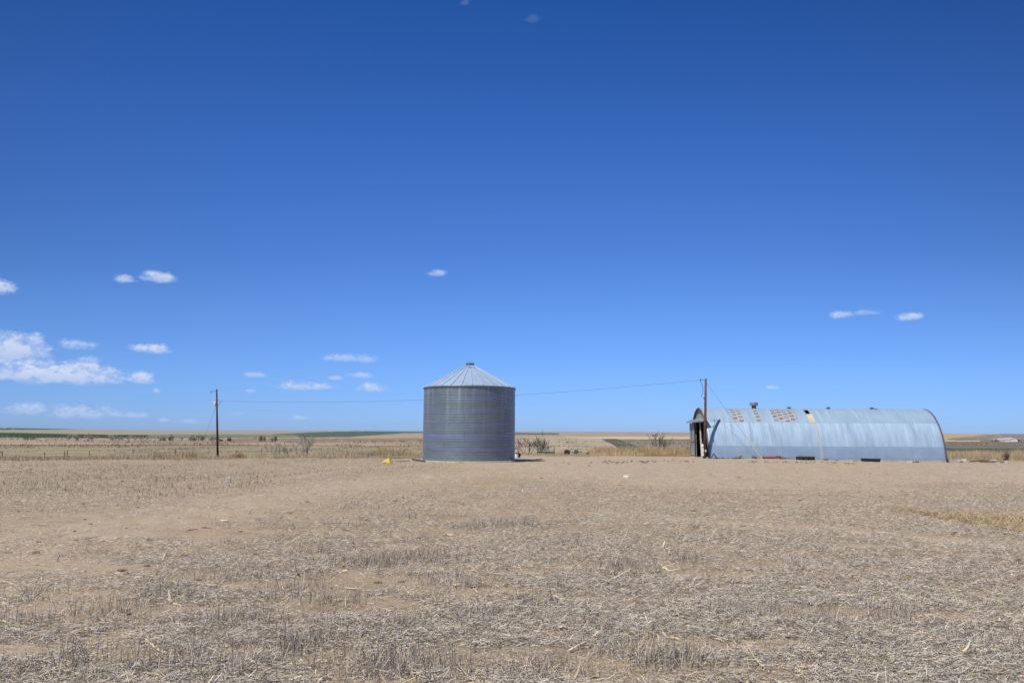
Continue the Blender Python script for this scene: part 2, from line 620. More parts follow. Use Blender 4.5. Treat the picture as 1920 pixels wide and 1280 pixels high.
def shell_mat():
    m, nt, b = newmat('quonset_sheet_steel')
    N = NT(nt)
    uvn = N.n('ShaderNodeUVMap', uv_map='UVMap')
    sp = N.n('ShaderNodeSeparateXYZ')
    N.l(uvn.outputs[0], sp.inputs[0])
    u, v = sp.outputs[0], sp.outputs[1]          # u along the shed (m), v = height of the sheet (m)
    uv = uvn.outputs[0]
    low = N.m('LESS_THAN', v, 1.02)
    top = N.m('GREATER_THAN', v, 3.0)
    mid = N.ramp(N.noise(uv, (1.6, .35, 1), 5, .65), [(.28, (.265, .385, .53)), (.5, (.358, .508, .68)), (.72, (.455, .615, .785))])  # blue sky reflection painted into the sheet colours
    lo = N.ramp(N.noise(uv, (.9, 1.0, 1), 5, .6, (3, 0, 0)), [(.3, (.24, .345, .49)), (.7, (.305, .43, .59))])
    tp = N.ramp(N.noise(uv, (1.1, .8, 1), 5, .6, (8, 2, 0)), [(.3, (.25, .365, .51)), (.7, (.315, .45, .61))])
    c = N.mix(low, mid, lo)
    c = N.mix(top, c, tp)  # lower and top sheets coloured darker, after how they catch light
    # dark run marks on the middle sheets, starting at the lap
    sk = N.m('MULTIPLY', N.m('SUBTRACT', N.noise(uv, (2.9, .22, 1), 3, .55, (1, 6, 0)), .56), 9, True)
    fade = N.m('MULTIPLY', N.m('SUBTRACT', v, 1.1), .55, True)
    sk = N.m('MULTIPLY', N.m('MULTIPLY', sk, fade), N.m('SUBTRACT', 1.0, top))
    c = N.mix(N.m('MULTIPLY', sk, .62), c, (.19, .25, .33))
    pale = N.m('MULTIPLY', N.m('SUBTRACT', N.noise(uv, (3.4, .3, 1), 4, .6, (11, 2, 0)), .57), 8, True)
    c = N.mix(N.m('MULTIPLY', N.m('MULTIPLY', pale, N.m('SUBTRACT', 1.0, low)), .35), c, (.58, .74, .88))
    # sheet side laps every 0.5 m and corrugation shading striped into the colour
    fr = N.m('FRACT', N.m('DIVIDE', u, .51))
    c = N.mix(N.m('MULTIPLY', N.m('LESS_THAN', fr, .08), .25), c, (.25, .28, .31))
    cor = N.m('SINE', N.m('MULTIPLY', u, 2 * math.pi / .135))
    c = N.mix(N.m('MULTIPLY', N.m('ADD', cor, 1), N.m('ADD', .02, N.m('MULTIPLY', low, .045))), c, (.24, .27, .31))
    # end laps
    for h in (1.02, 3.0):
        c = N.mix(N.m('MULTIPLY', N.band(v, h - .025, h + .01, .006), .38), c, (.20, .22, .25))
    # rusted flutes: three groups of short dashes between 3 m and the ridge
    g = N.m('MAXIMUM', N.m('MAXIMUM', N.band(u, 2.40, 3.38, .01), N.band(u, 4.38, 4.87, .01)), N.band(u, 5.88, 7.92, .01))
    g = N.m('MULTIPLY', g, N.band(v, 3.03, 4.14, .03))
    colm = N.m('DIVIDE', N.m('SUBTRACT', u, 2.40), .49)
    fl = N.m('FLOOR', colm)
    du = N.m('FRACT', colm)
    stg = N.m('MULTIPLY', N.m('FRACT', N.m('MULTIPLY', fl, .37)), .22)
    vv = N.m('POWER', N.m('SUBTRACT', 4.2, v), .62)
    dv = N.m('FRACT', N.m('DIVIDE', N.m('ADD', vv, stg), .215))
    jag = N.m('MULTIPLY', N.m('SUBTRACT', N.noise(uv, (9, 9, 1), 4, .7), .5), 1.3)
    dash = N.m('MULTIPLY', N.m('LESS_THAN', N.m('ADD', dv, jag), .42), N.band(N.m('ADD', du, N.m('MULTIPLY', jag, .2)), .06, .86, .05))
    c = N.mix(N.m('MULTIPLY', g, .45), c, (.42, .39, .35))
    cellv = N.n('ShaderNodeCombineXYZ')
    N.l(fl, cellv.inputs[0])
    N.l(N.m('FLOOR', N.m('DIVIDE', N.m('ADD', vv, stg), .215)), cellv.inputs[1])
    wnz = N.n('ShaderNodeTexWhiteNoise')
    N.l(cellv.outputs[0], wnz.inputs['Vector'])
    dash = N.m('MULTIPLY', dash, N.m('ADD', .6, N.m('MULTIPLY', wnz.outputs['Value'], .6), True))
    bleed = N.m('MULTIPLY', N.m('MULTIPLY', g, N.m('SUBTRACT', 1.0, dv)), N.m('MULTIPLY', N.m('SUBTRACT', N.noise(uv, (14, 1.2, 1), 3), .45), 1.6, True))
    c = N.mix(N.m('MULTIPLY', bleed, .7), c, (.30, .20, .15))
    rc = N.ramp(N.noise(uv, (6, 6, 1), 4), [(.3, (.095, .050, .038)), (.7, (.20, .115, .085))])
    c = N.mix(N.m('MULTIPLY', N.m('MULTIPLY', g, dash), .92), c, rc)
    # brownish weep below the broken skylight
    wp = N.m('MULTIPLY', N.band(u, 9.15, 9.55, .12), N.m('SUBTRACT', 1.0, top))
    c = N.mix(N.m('MULTIPLY', wp, .35), c, (.58, .52, .43))
    wl_ = N.m('MULTIPLY', N.band(u, 9.30, 9.37, .02), N.m('MULTIPLY', N.band(v, 1.3, 3.0, .5), .6))
    c = N.mix(wl_, c, (.26, .20, .17))
    # scuffs near the ground
    dirt = N.m('MULTIPLY', N.m('SUBTRACT', N.noise(uv, (.8, 2.2, 1), 6, .7, (9, 9, 0)), .5), 3, True)
    dirt = N.m('MULTIPLY', dirt, N.m('MULTIPLY', N.m('SUBTRACT', 1.0, v), .9, True))
    c = N.mix(dirt, c, (.24, .25, .27))
    N.l(c, b.inputs['Base Color'])
    b.inputs['Metallic'].default_value = .12
    b.inputs['Roughness'].default_value = .55
    N.bump(N.m('ADD', N.m('MULTIPLY', cor, .5), N.noise(uv, (.9, .5, 1), 3)), .012, .5, b)
    return m


# ------------------------------------------------------------------ ground
def make_ground():
    a = np.concatenate([np.arange(-180, -52, 4.0), np.arange(-52, 52, .4), np.arange(52, 180, 4.0)])
    r = np.geomspace(1.2, 6500, 430)
    A, RR = np.meshgrid(np.radians(a), r)
    X, Y = RR * np.sin(A), RR * np.cos(A)
    Z = terr(X, Y)
    na, nr = len(a), len(r)
    V = np.stack([X, Y, Z], -1).reshape(-1, 3)
    V = np.vstack([V, [[0, 0, tz(0, 0)]]])
    i, j = np.meshgrid(np.arange(nr - 1), np.arange(na), indexing='ij')
    j2 = (j + 1) % na
    Q = np.stack([i * na + j, i * na + j2, (i + 1) * na + j2, (i + 1) * na + j], -1).reshape(-1, 4)
    Q = Q[:, ::-1]
    c = len(V) - 1
    jj = np.arange(na)
    T = np.stack([np.full(na, c), jj, (jj + 1) % na, (jj + 1) % na], -1)
    bt = bare(V[:, 0], V[:, 1]) * (1 - sstep((np.hypot(V[:, 0], V[:, 1]) - 60) / 30))
    o = np_mesh('ground', V, Q, SOIL, np.repeat(bt[:, None], 3, 1), smooth=True)
    tag(o, kind='structure')
    return o


_fcount = [0]


def field(col, low, up, var=.18, n=60, m=14, sx=.02, sy=.06, sp=None, name='field'):
    """a strip of farmland draped on the terrain between two edges"""
    _fcount[0] += 1
    k = _fcount[0]
    x0, x1 = max(low[0][0], up[0][0]), min(low[-1][0], up[-1][0])
    lo_pts, up_pts = [], []
    tl = np.linspace(0, 1, n)

    def samp(e, t):
        xs = [p[0] for p in e]
        x = xs[0] + (xs[-1] - xs[0]) * t
        return x, float(np.interp(x, xs, [p[1] for p in e])) + jit * (float(fbm(x * .09, k * 3.7 + len(e), 55, 4)) - .5)
    jit = 1.3
    V = []
    for t in tl:
        g0 = ground(*samp(low, t))
        g1 = ground(*samp(up, t))
        d0, d1 = math.hypot(g0.x, g0.y), math.hypot(g1.x, g1.y)
        a0, a1 = math.atan2(g0.x, g0.y), math.atan2(g1.x, g1.y)
        for q in np.linspace(0, 1, m):
            d = d0 * (d1 / d0) ** q
            a = a0 + (a1 - a0) * q
            x, y = d * math.sin(a), d * math.cos(a)
            V.append((x, y, d))
    V = np.array(V)
    Z = terr(V[:, 0], V[:, 1]) + k * (.0015 + V[:, 2] * .000028) + .008
    P = np.stack([V[:, 0], V[:, 1], Z], -1)
    i, j = np.meshgrid(np.arange(n - 1), np.arange(m - 1), indexing='ij')
    Q = np.stack([i * m + j, (i + 1) * m + j, (i + 1) * m + j + 1, i * m + j + 1], -1).reshape(-1, 4)
    o = np_mesh(name, P, Q, field_mat(name, col, var, sx, sy, sp), smooth=True)
    tag(o, kind='structure')
    return o


TAN = (.345, .285, .215)
# left side, far to near
field((.30, .265, .215), [(-90, 815), (200, 815), (560, 815), (960, 815)], [(-90, 802), (300, 803.5), (560, 807), (960, 809)], .12, 90, 20, .004, .004)
field((.275, .285, .195), [(-90, 812), (60, 812.5), (120, 811)], [(-90, 806), (60, 805.5), (150, 804.5)], .10, 40, 10, .004, .004)
field((.065, .085, .068), [(-90, 806), (40, 805.5), (190, 804.2)], [(-90, 802.5), (90, 802), (200, 803.4)], .12, 40, 6, .004, .004)
field((.085, .118, .088), [(505, 819.5), (640, 820.2), (690, 816.5), (760, 811.5), (900, 810.5)], [(500, 815), (560, 811.5), (640, 808.7), (760, 806.6), (900, 808.5)], .12, 60, 12, .005, .005)
field((.155, .185, .150), [(190, 821.5), (400, 821.5), (560, 820)], [(190, 814.6), (400, 814.0), (560, 815)], .15, 40, 8, .008, .01)
field((.036, .062, .042), [(-90, 820.5), (40, 821), (150, 822), (270, 821.8)], [(-90, 810.5), (30, 811.3), (120, 813.6), (280, 815.8)], .2, 40, 8, .006, .008)
field((.305, .285, .215), [(-90, 824.6), (400, 823.8), (520, 822.5), (820, 821.5)], [(-90, 820.5), (270, 821.5), (560, 820), (820, 818)], .15, 60, 8, .01, .02)
field((.315, .245, .185), [(-90, 834.5), (400, 834), (820, 836)], [(-90, 824.4), (400, 823.6), (520, 822.4), (820, 821.8)], .22, 70, 14, .02, .05)
field((.235, .175, .140), [(430, 829), (600, 829), (820, 826)], [(430, 822.6), (640, 821.8), (820, 821.6)], .3, 40, 8, .03, .05)
field((.40, .335, .26), [(-90, 833.8), (400, 833.4), (820, 835.4)], [(-90, 831.8), (400, 832.2), (820, 833.8)], .12, 70, 4, .03, .05)
field((.262, .228, .160), [(-90, 857), (400, 858), (820, 858)], [(-90, 835), (400, 834.8), (820, 836.4)], .20, 80, 20, .05, .16, (.285, .255, .17))
field((.135, .115, .095), [(-90, 836.4), (200, 835.9), (400, 836), (560, 836.4)], [(-90, 834.4), (200, 834.2), (400, 834.4), (560, 835.6)], .35, 60, 4, .06, .1)
# middle
field((.355, .300, .235), [(930, 853), (1320, 855)], [(930, 815.5), (1320, 818)], .12, 50, 20, .10, .012)
field((.30, .26, .22), [(930, 818), (1320, 819.5)], [(930, 811), (1320, 811)], .1, 40, 10, .004, .004)
field((.105, .125, .115), [(930, 815.4), (1048, 815.4)], [(930, 811.2), (1048, 812.0)], .12, 20, 5, .004, .004)
field((.215, .190, .160), [(1215, 846), (1320, 850), (1860, 852)], [(1150, 824.3), (1320, 824.3), (1860, 826.5)], .15, 60, 14, .02, .03)
field((.085, .095, .075), [(1163, 844), (1206, 844)], [(1127, 823), (1156, 823)], .25, 16, 16, .05, .02)
field((.50, .42, .31), [(1060, 821), (1170, 823.8), (1320, 823.9)], [(1060, 819.6), (1170, 819.2), (1320, 819.2)], .07, 40, 5, .01, .01)
field((.085, .095, .05), [(1200, 825.4), (1320, 825.6)], [(1200, 824.2), (1320, 823.8)], .2, 30, 4, .02, .02)
# right
field((.39, .30, .21), [(1640, 826), (1880, 825.5)], [(1640, 812), (1880, 813)], .08, 40, 12, .004, .004)
field((.205, .19, .165), [(1775, 825.2), (1990, 830)], [(1776, 823.6), (1850, 815.4), (1930, 811), (1990, 811)], .12, 40, 12, .006, .006)
field((.155, .138, .122), [(1640, 846), (1990, 848)], [(1640, 828), (1990, 829.2)], .18, 50, 12, .02, .03)
field((.56, .44, .28), [(1640, 827.6), (1838, 828.6)], [(1640, 824.6), (1838, 826.9)], .06, 30, 4, .01, .01)
field((.07, .085, .04), [(1640, 845), (1880, 845), (1990, 845.5)], [(1640, 841), (1880, 841.6), (1990, 842.5)], .4, 50, 5, .1, .1)


# ------------------------------------------------------------------ straw, stubble and grass
def blades(P, az_, tilt, L, W, tint, bend=None, segs=1, roll=None, taper=.5):
    """P base (n,3); az_ heading; tilt = rise angle from the ground; ribbons of segs quads"""
    n = len(P)
    h = np.stack([np.sin(az_), np.cos(az_), np.zeros(n)], -1)
    up = np.array([0, 0, 1.0])
    side0 = np.stack([np.cos(az_), -np.sin(az_), np.zeros(n)], -1)
    bend = np.zeros(n) if bend is None else bend
    roll = np.zeros(n) if roll is None else roll
    V = np.zeros((n, segs + 1, 2, 3))
    pos_ = P.copy()
    ang = tilt.copy()
    for s in range(segs + 1):
        d = h * np.cos(ang)[:, None] + up * np.sin(ang)[:, None]
        nn = -h * np.sin(ang)[:, None] + up * np.cos(ang)[:, None]
        sd = side0 * np.cos(roll)[:, None] + nn * np.sin(roll)[:, None]
        w = W * (1 - (1 - taper) * s / segs) * .5
        V[:, s, 0] = pos_ - sd * w[:, None]
        V[:, s, 1] = pos_ + sd * w[:, None]
        pos_ = pos_ + d * (L / segs)[:, None]
        ang = ang + bend / segs
    V = V.reshape(-1, 3)
    k = (segs + 1) * 2
    b = np.arange(n)[:, None] * k
    Q = []
    for s in range(segs):
        Q.append(np.concatenate([b + 2 * s, b + 2 * s + 1, b + 2 * s + 3, b + 2 * s + 2], 1))
    Q = np.concatenate(Q)
    return V, Q, np.repeat(tint, k, axis=0)


class Pile:
    def __init__(self):
        self.V, self.Q, self.T, self.n = [], [], [], 0

    def add(self, VQT):
        V, Q, T = VQT
        self.V.append(V)
        self.Q.append(Q + self.n)
        self.T.append(T)
        self.n += len(V)

    def build(self, name, mat):
        return np_mesh(name, np.concatenate(self.V), np.concatenate(self.Q), mat, np.concatenate(self.T))


PAL = np.array([(.44, .405, .37), (.57, .53, .485), (.32, .293, .275), (.14, .128, .12), (.66, .54, .36), (.47, .385, .29), (.72, .68, .62)])


def pick(n, w, jit=.12):
    w = np.array(w, float)
    c = PAL[rng.choice(len(PAL), n, p=w / w.sum())]
    return np.clip(c * (1 + rng.normal(0, jit, (n, 1))), .02, .85)


def bare(x, y):
    """bare trodden soil: the wheel track on the left and the open yard"""
    xc = np.interp(y, [4, 7, 10, 14, 18, 23, 28, 34, 41], [-4.4, -5.6, -6.6, -7.2, -7.1, -6.3, -5.0, -2.5, 2.5])
    wob = (fbm(x * .4, y * .4, 77, 3) - .5) * 1.6
    u = x - xc + wob
    tr = np.exp(-(np.abs(u) / (1.45 + .045 * y)) ** 2.6) * (1 - sstep((y - 36) / 8))
    # wheel ruts of older tracks out in the stubble on the left, and a worn strip across the right
    for off in (-8.5, -10.3):
        xr = np.interp(y, [15, 25, 35, 48], [-4.0, -1.5, 0.0, 3.0]) + off
        tr = np.maximum(tr, .8 * np.exp(-((x - xr + wob * .5) / .45) ** 2) * sstep((y - 17) / 6))
    yr = np.interp(x, [-2, 2, 4.5, 8, 14], [21, 17.2, 15.2, 12.4, 10])
    tr = np.maximum(tr, .9 * np.exp(-((y - yr + wob) / 1.0) ** 2) * sstep((x - 0) / 2.5))
    yard = sstep((y - (33 - 14 * sstep((x + 2) / 8)) + (fbm(x * .22, y * .22, 88, 3) - .5) * 22) / 15) * sstep((x + 7) / 6)
    return np.clip(np.maximum(tr * .85, yard * .93), 0, 1)


make_ground()


def litter_density(x, y):
    rows = fbm(x * .45, y * 2.1 + x * .25, 21, 4)
    cl = fbm(x * .28, y * .28, 31, 3)
    fine = fbm(x * 1.9, y * 1.9, 41, 3)
    right = sstep((x - 0) / 3)
    fine2 = fbm(x * 3.4, y * 3.4, 47, 2)
    d = rows * (.28 + .34 * right) + cl * (.34 - .2 * right) + fine * .24 + fine2 * .16
    d = d + .11 * sstep((-3.5 - x) / 4) * sstep((y - 19) / 8)
    d = sstep((d - .425) / .15)
    return np.clip(.05 + .74 * d, 0, 1) * (1 - .80 * bare(x, y))


def make_litter():
    N = 1750000
    e = rng.uniform(37, 560, N)
    Y = EYE * F / e
    X = rng.uniform(-.80, .80, N) * Y
    # the litter carries on to both sides of the near field
    M = 620000
    ym = EYE * F / rng.uniform(60, 620, M)
    xm = rng.choice([-1.0, 1.0], M) * (.80 * ym + rng.uniform(0, 4.5, M))
    X, Y = np.concatenate([X, xm]), np.concatenate([Y, ym])
    N = N + M
    Y2 = Y
    keep = (rng.random(N) < litter_density(X, Y2)) & (Y < 62)
    keep &= ~((np.hypot(X + 3, Y - 52.4) < 3.6))
    X, Y = X[keep], Y[keep]
    n = len(X)
    Z = terr(X, Y) + .004 + rng.random(n) ** 2 * .055
    far = np.clip(Y / 22, 0, 2.5)
    L = rng.gamma(2.6, .0130, n) * (1 + .5 * far) + .014
    W = rng.uniform(.0014, .0040, n) * (1 + .8 * far)
    azm = np.where(rng.random(n) < .30, rng.normal(math.pi / 2, .5, n), rng.uniform(0, 2 * math.pi, n))
    tilt = rng.normal(.02, .22, n) + (rng.random(n) < .07) * rng.uniform(0, .7, n)
    t = pick(n, [3.4, 3, 2.6, 2.6, 1.2, 1.6, 1.6])
    V = blades(np.stack([X, Y, Z], -1), azm, tilt, L, W, t, rng.normal(0, .5, n), 1, rng.uniform(-1.2, 1.2, n), .7)
    p = Pile()
    p.add(V)
    # broad pale husks and broken corn stalks
    n2 = 2500
    e = rng.uniform(60, 520, n2)
    Y = EYE * F / e
    X = rng.uniform(-.78, .78, n2) * Y
    k = rng.random(n2) < .12 + .6 * litter_density(X, Y) * np.where(X > 2.5, .35, 1)
    X, Y = X[k], Y[k]
    n2 = len(X)
    t = np.array((.62, .53, .37)) * (1 + rng.normal(0, .14, (n2, 1))) * rng.choice([1, .75, 1.15], (n2, 1), p=[.6, .25, .15])
    p.add(blades(np.stack([X, Y, terr(X, Y) + .02], -1), rng.uniform(0, 6.28, n2), rng.normal(.05, .10, n2),
                 rng.gamma(3, .040, n2) + .05, rng.uniform(.010, .032, n2), np.clip(t, 0, .85), rng.normal(-.4, .8, n2), 4, rng.normal(0, .5, n2), .35))
    o = p.build('straw_litter', STRAW)
    tag(o, 'flattened grey and tan straw litter spread over the bare soil', 'straw', kind='stuff')


def clump_blades(cx, cy, n, rx, ry, h0, h1, w0, w1, weights, lean=.25, segs=2):
    X = cx + rng.normal(0, rx, n)
    Y = cy + rng.normal(0, ry, n)
    Z = terr(X, Y) - .01
    L = rng.uniform(h0, h1, n)
    W = rng.uniform(w0, w1, n)
    tl = math.pi / 2 - np.abs(rng.normal(0, lean, n))
    return blades(np.stack([X, Y, Z], -1), rng.uniform(0, 6.28, n), tl, L, W, pick(n, weights), rng.normal(-.2, .3, n), segs, rng.uniform(-1, 1, n), .45)


def make_stubble():
    p = Pile()
    spots = [(745, 1052, 260, .38, .16), (700, 1062, 160, .32, .16), (805, 1048, 200, .3, .14), (652, 1060, 110, .25, .1), (880, 990, 120, .3, .2), (935, 985, 180, .35, .2),
             (990, 985, 120, .25, .15), (760, 970, 60, .2, .15), (1290, 1050, 60, .12, .08), (1160, 1065, 110, .3, .12), (1190, 1075, 90, .3, .1), (850, 1095, 130, .3, .1),
             (560, 1110, 110, .3, .12), (430, 1090, 90, .3, .12), (330, 1115, 60, .2, .1), (755, 1175, 50, .07, .05), (700, 1260, 150, .3, .12), (830, 1255, 120, .3, .1),
             (740, 1255, 90, .15, .08), (1010, 1260, 110, .3, .1), (580, 1200, 90, .25, .1), (555, 1225, 80, .1, .08), (1195, 1230, 130, .28, .12), (1250, 1250, 90, .2, .1),
             (1560, 1170, 60, .12, .1), (1660, 1165, 90, .2, .1), (1690, 1155, 40, .06, .05), (1490, 1065, 36, .06, .06), (1460, 1160, 80, .2, .1), (1360, 1150, 80, .25, .1),
             (1860, 1215, 70, .2, .1), (200, 1150, 90, .3, .1), (50, 1165, 70, .25, .1), (130, 1250, 110, .3, .1), (300, 1250, 90, .25, .1), (450, 1255, 90, .3, .1),
             (420, 1170, 60, .15, .08), (480, 1165, 80, .25, .1), (630, 1130, 90, .25, .1), (1080, 1020, 60, .3, .2), (1110, 955, 60, .5, .3), (1010, 1130, 60, .2, .1),
             (900, 1160, 70, .2, .1), (1090, 1180, 50, .2, .1), (1320, 1240, 60, .2, .1), (650, 990, 60, .3, .2), (600, 1035, 50, .2, .1)]
    wts = [4, 2, 3.5, 2.5, .7, 2.5, .35]
    for (px, py, n, rx, ry) in spots:
        g = ground(px, py)
        p.add(clump_blades(g.x, g.y, int(n * 2.3), rx * .8, ry * 1.3, .06, .21, .003, .0062, [4, 1.2, 4, 3.5, .6, 3.5, .2], .42))
    # scattered tufts over the near field
    for k in range(430):
        e = rng.uniform(70, 470)
        y = EYE * F / e
        x = rng.uniform(-.76, .76) * y
        if rng.random() > litter_density(x, y) * (1.0 if x < 2.5 else .45):
            continue
        p.add(clump_blades(x, y, rng.integers(14, 70), rng.uniform(.05, .12), rng.uniform(.04, .09), .05, .15, .0028, .0055, wts, .55))
    # cut stubble rows of the field left of the track
    N = 66000
    e = rng.uniform(40, 150, N)
    Y = EYE * F / e
    X = rng.uniform(-.80, .02, N) * Y
    den = sstep((fbm(X * .35, Y * .3, 61, 4) - .40) / .3) * sstep((-6.2 - X + (Y - 27) * .25) / 3) * (1 - bare(X, Y)) * sstep((Y - 15 - 9 * fbm(X * .3, Y * .3, 66, 3)) / 9)
    k = (rng.random(N) < den) & (Y < 59) & (np.hypot(X + 3, Y - 52.4) > 5)
    X, Y = X[k], Y[k]
    n = len(X)
    p.add(blades(np.stack([X, Y, terr(X, Y) - .01], -1), rng.uniform(0, 6.28, n), math.pi / 2 - np.abs(rng.normal(0, .55, n)),
                 rng.uniform(.04, .15, n), rng.uniform(.006, .016, n), pick(n, [3, 1.5, 4, 3, .6, 4, .2]) * np.array([[.92, .87, .82]]), rng.normal(-.2, .3, n), 1, rng.uniform(-1, 1, n), .5))
    o = p.build('stubble', STRAW)
    tag(o, 'standing cut stubble in grey brown tufts and rows', 'stubble', kind='stuff')


make_litter()
make_stubble()


def grass_strip(p, px0, px1, d0, d1, n, h0, h1, col, w=.012, patch=.4, seed=70, lean=.22):
    n = int(n * 1.7)
    w *= 1.3
    patch -= .06
    P = rng.uniform(px0, px1, n)
    D = rng.uniform(d0, d1, n)
    U = (P - 960) / F
    Y = D
    X = U * Y
    edge = np.minimum(P - px0, px1 - P) / (px1 - px0)
    k = rng.random(n) < sstep((fbm(X * .5, Y * .35, seed, 3) - patch) / .18) * sstep(edge / .16)
    X, Y = X[k], Y[k]
    n = len(X)
    if n == 0:
        return
    hv = (.25 + 1.2 * fbm(X * .8, Y * .8, seed + 9, 3)) * (.45 + .55 * sstep(edge[k] / .25))
    t = np.array(col) * (1 + rng.normal(0, .2, (n, 1)))
    p.add(blades(np.stack([X, Y, terr(X, Y) - .02], -1), rng.uniform(0, 6.28, n), math.pi / 2 - np.abs(rng.normal(0, lean, n)), rng.uniform(h0, h1, n) * hv,
                 rng.uniform(.6, 1.4, n) * w, np.clip(t, .02, .8), rng.normal(-.3, .3, n), 2, rng.uniform(-1, 1, n), .3))


def make_tall_grass():
    p = Pile()
    gold, tan, dull, red = (.50, .375, .215), (.45, .375, .27), (.33, .27, .20), (.40, .24, .15)
    grass_strip(p, 1085, 1345, 70, 77, 11000, .5, 1.05, gold, .016, .38, 71)
    grass_strip(p, 1080, 1330, 68.9, 72, 5500, .2, .5, (.56, .46, .28), .016, .40, 72)
    grass_strip(p, 930, 1150, 66, 72, 6000, .10, .28, tan, .015, .42, 73)
    grass_strip(p, 950, 1110, 72, 80, 4000, .3, .65, gold, .015, .45, 74)
    grass_strip(p, 560, 800, 64, 72, 7000, .25, .65, tan, .015, .40, 75)
    grass_strip(p, 700, 795, 66, 74, 3000, .5, 1.0, gold, .015, .45, 76)
    grass_strip(p, 370, 740, 58, 69, 9000, .15, .45, (.52, .42, .28), .015, .40, 77)
    grass_strip(p, -190, 480, 51, 61, 17000, .16, .46, (.47, .385, .265), .014, .38, 78)
    grass_strip(p, 275, 400, 58, 66, 2400, .35, .85, (.46, .36, .23), .014, .35, 79)
    grass_strip(p, 420, 470, 57, 60, 500, .3, .6, red, .014, .4, 80)
    grass_strip(p, 600, 790, 56, 63, 1500, .05, .16, (.19, .165, .14), .018, .50, 81, .7)
    grass_strip(p, 1700, 2080, 70, 92, 20000, .3, .9, (.46, .37, .24), .018, .38, 82)
    grass_strip(p, 1720, 2080, 69.5, 74, 8000, .15, .4, (.36, .30, .22), .016, .42, 83)
    grass_strip(p, 1880, 1990, 68, 74, 3000, .7, 1.3, (.45, .36, .25), .016, .42, 84)
    # stray tufts at the feet of the bin and the shed
    for k in range(46):
        if k < 16:
            a = random.uniform(3.4, 6.1)
            cx, cy = -2.95 + 3.45 * math.cos(a), 52.4 + 3.45 * math.sin(a)
        else:
            cx, cy = random.uniform(16.8, 36), 62.6 - abs(random.gauss(.25, .25))
        n = random.randint(8, 26)
        X = cx + rng.normal(0, .13, n)
        Y = cy + rng.normal(0, .08, n)
        t = np.array((.43, .355, .25)) * (1 + rng.normal(0, .2, (n, 1)))
        p.add(blades(np.stack([X, Y, terr(X, Y) - .02], -1), rng.uniform(0, 6.28, n), math.pi / 2 - np.abs(rng.normal(0, .5, n)), rng.uniform(.06, .26, n),
                     rng.uniform(.006, .014, n), np.clip(t, .02, .8), rng.normal(-.3, .3, n), 2, rng.uniform(-1, 1, n), .3))
    o = p.build('tall_dry_grass', GRASS)
    tag(o, 'tall golden dry grass along the far edge of the yard', 'grass', kind='stuff')
    # golden matted grass on the right of the yard
    p = Pile()
    N = 33000
    t_ = rng.random(N)
    pxs = 1655 + t_ ** .62 * 520
    mid = np.interp(pxs, [1610, 1680, 1760, 1850, 1920, 1990, 2180], [939, 952, 966, 975, 981, 990, 1004])
    hw = np.interp(pxs, [1610, 1680, 1740, 1790, 1850, 1990, 2120, 2180], [1, 3, 5, 7, 13, 15, 12, 3])
    pys = mid + hw * np.clip(rng.normal(0, .62, N), -1.9, 1.9)
    y0 = 818 + .0054 * (pxs - 960)
    Y = EYE * F / (pys - y0)
    X = (pxs - 960) / F * Y
    k = rng.random(N) < sstep((fbm(X * 1.1, Y * .6, 91, 4) - .36) / .22)
    X, Y = X[k], Y[k]
    n = len(X)
    tn = np.where(rng.random((n, 1)) < .72, np.array([(.49, .385, .235)]), np.array([(.33, .255, .165)])) * (1 + rng.normal(0, .16, (n, 1)))
    p.add(blades(np.stack([X, Y, terr(X, Y) + rng.random(n) * .05], -1), rng.uniform(0, 6.28, n), np.abs(rng.normal(.25, .4, n)), rng.uniform(.05, .19, n),
                 rng.uniform(.003, .008, n), np.clip(tn, .03, .8), rng.normal(-.5, .6, n), 2, rng.uniform(-1, 1, n), .4))
    o = p.build('matted_grass', GRASS)
    tag(o, 'low matted golden brown grass in a band on the right of the yard', 'grass', kind='stuff')


make_tall_grass()


def make_scrub():
    """low scrub and weed tufts over the pasture and fields behind the yard"""
    p = Pile()
    N = 46000
    D = np.exp(rng.uniform(math.log(80), math.log(520), N))
    U = rng.uniform(-.76, .80, N)
    X, Y = U * D, D
    den = sstep((fbm(X * .012, Y * .03, 101, 4) - .42) / .2) * sstep((fbm(X * .11, Y * .04, 107, 3) - .40) / .2)
    k = rng.random(N) < den * .8
    # keep the shed's own plot clear
    k &= ~((X > 15) & (X < 38) & (Y < 76))
    X, Y = X[k], Y[k]
    n = len(X)
    c = np.array([(.33, .265, .19), (.26, .215, .16), (.39, .325, .235), (.20, .175, .13), (.29, .265, .185)])[rng.choice(5, n, p=[.3, .22, .25, .08, .15])]
    c = np.clip(c * (1 + rng.normal(0, .15, (n, 1))), .02, .7)
    sz = np.clip(Y / 160, .6, 2.4)
    for q in range(3):
        p.add(blades(np.stack([X + rng.normal(0, .2, n) * sz, Y + rng.normal(0, .2, n), terr(X, Y)], -1), rng.uniform(0, 6.28, n), math.pi / 2 - np.abs(rng.normal(0, .5, n)),
                     rng.uniform(.12, .40, n) * sz, rng.uniform(.05, .22, n) * sz, c, rng.normal(-.3, .3, n), 1, rng.uniform(-1, 1, n), .3))
    o = p.build('scrub', GRASS)
    tag(o, 'low brown scrub tufts dotted over the fields behind the yard', 'scrub', kind='stuff')


make_scrub()


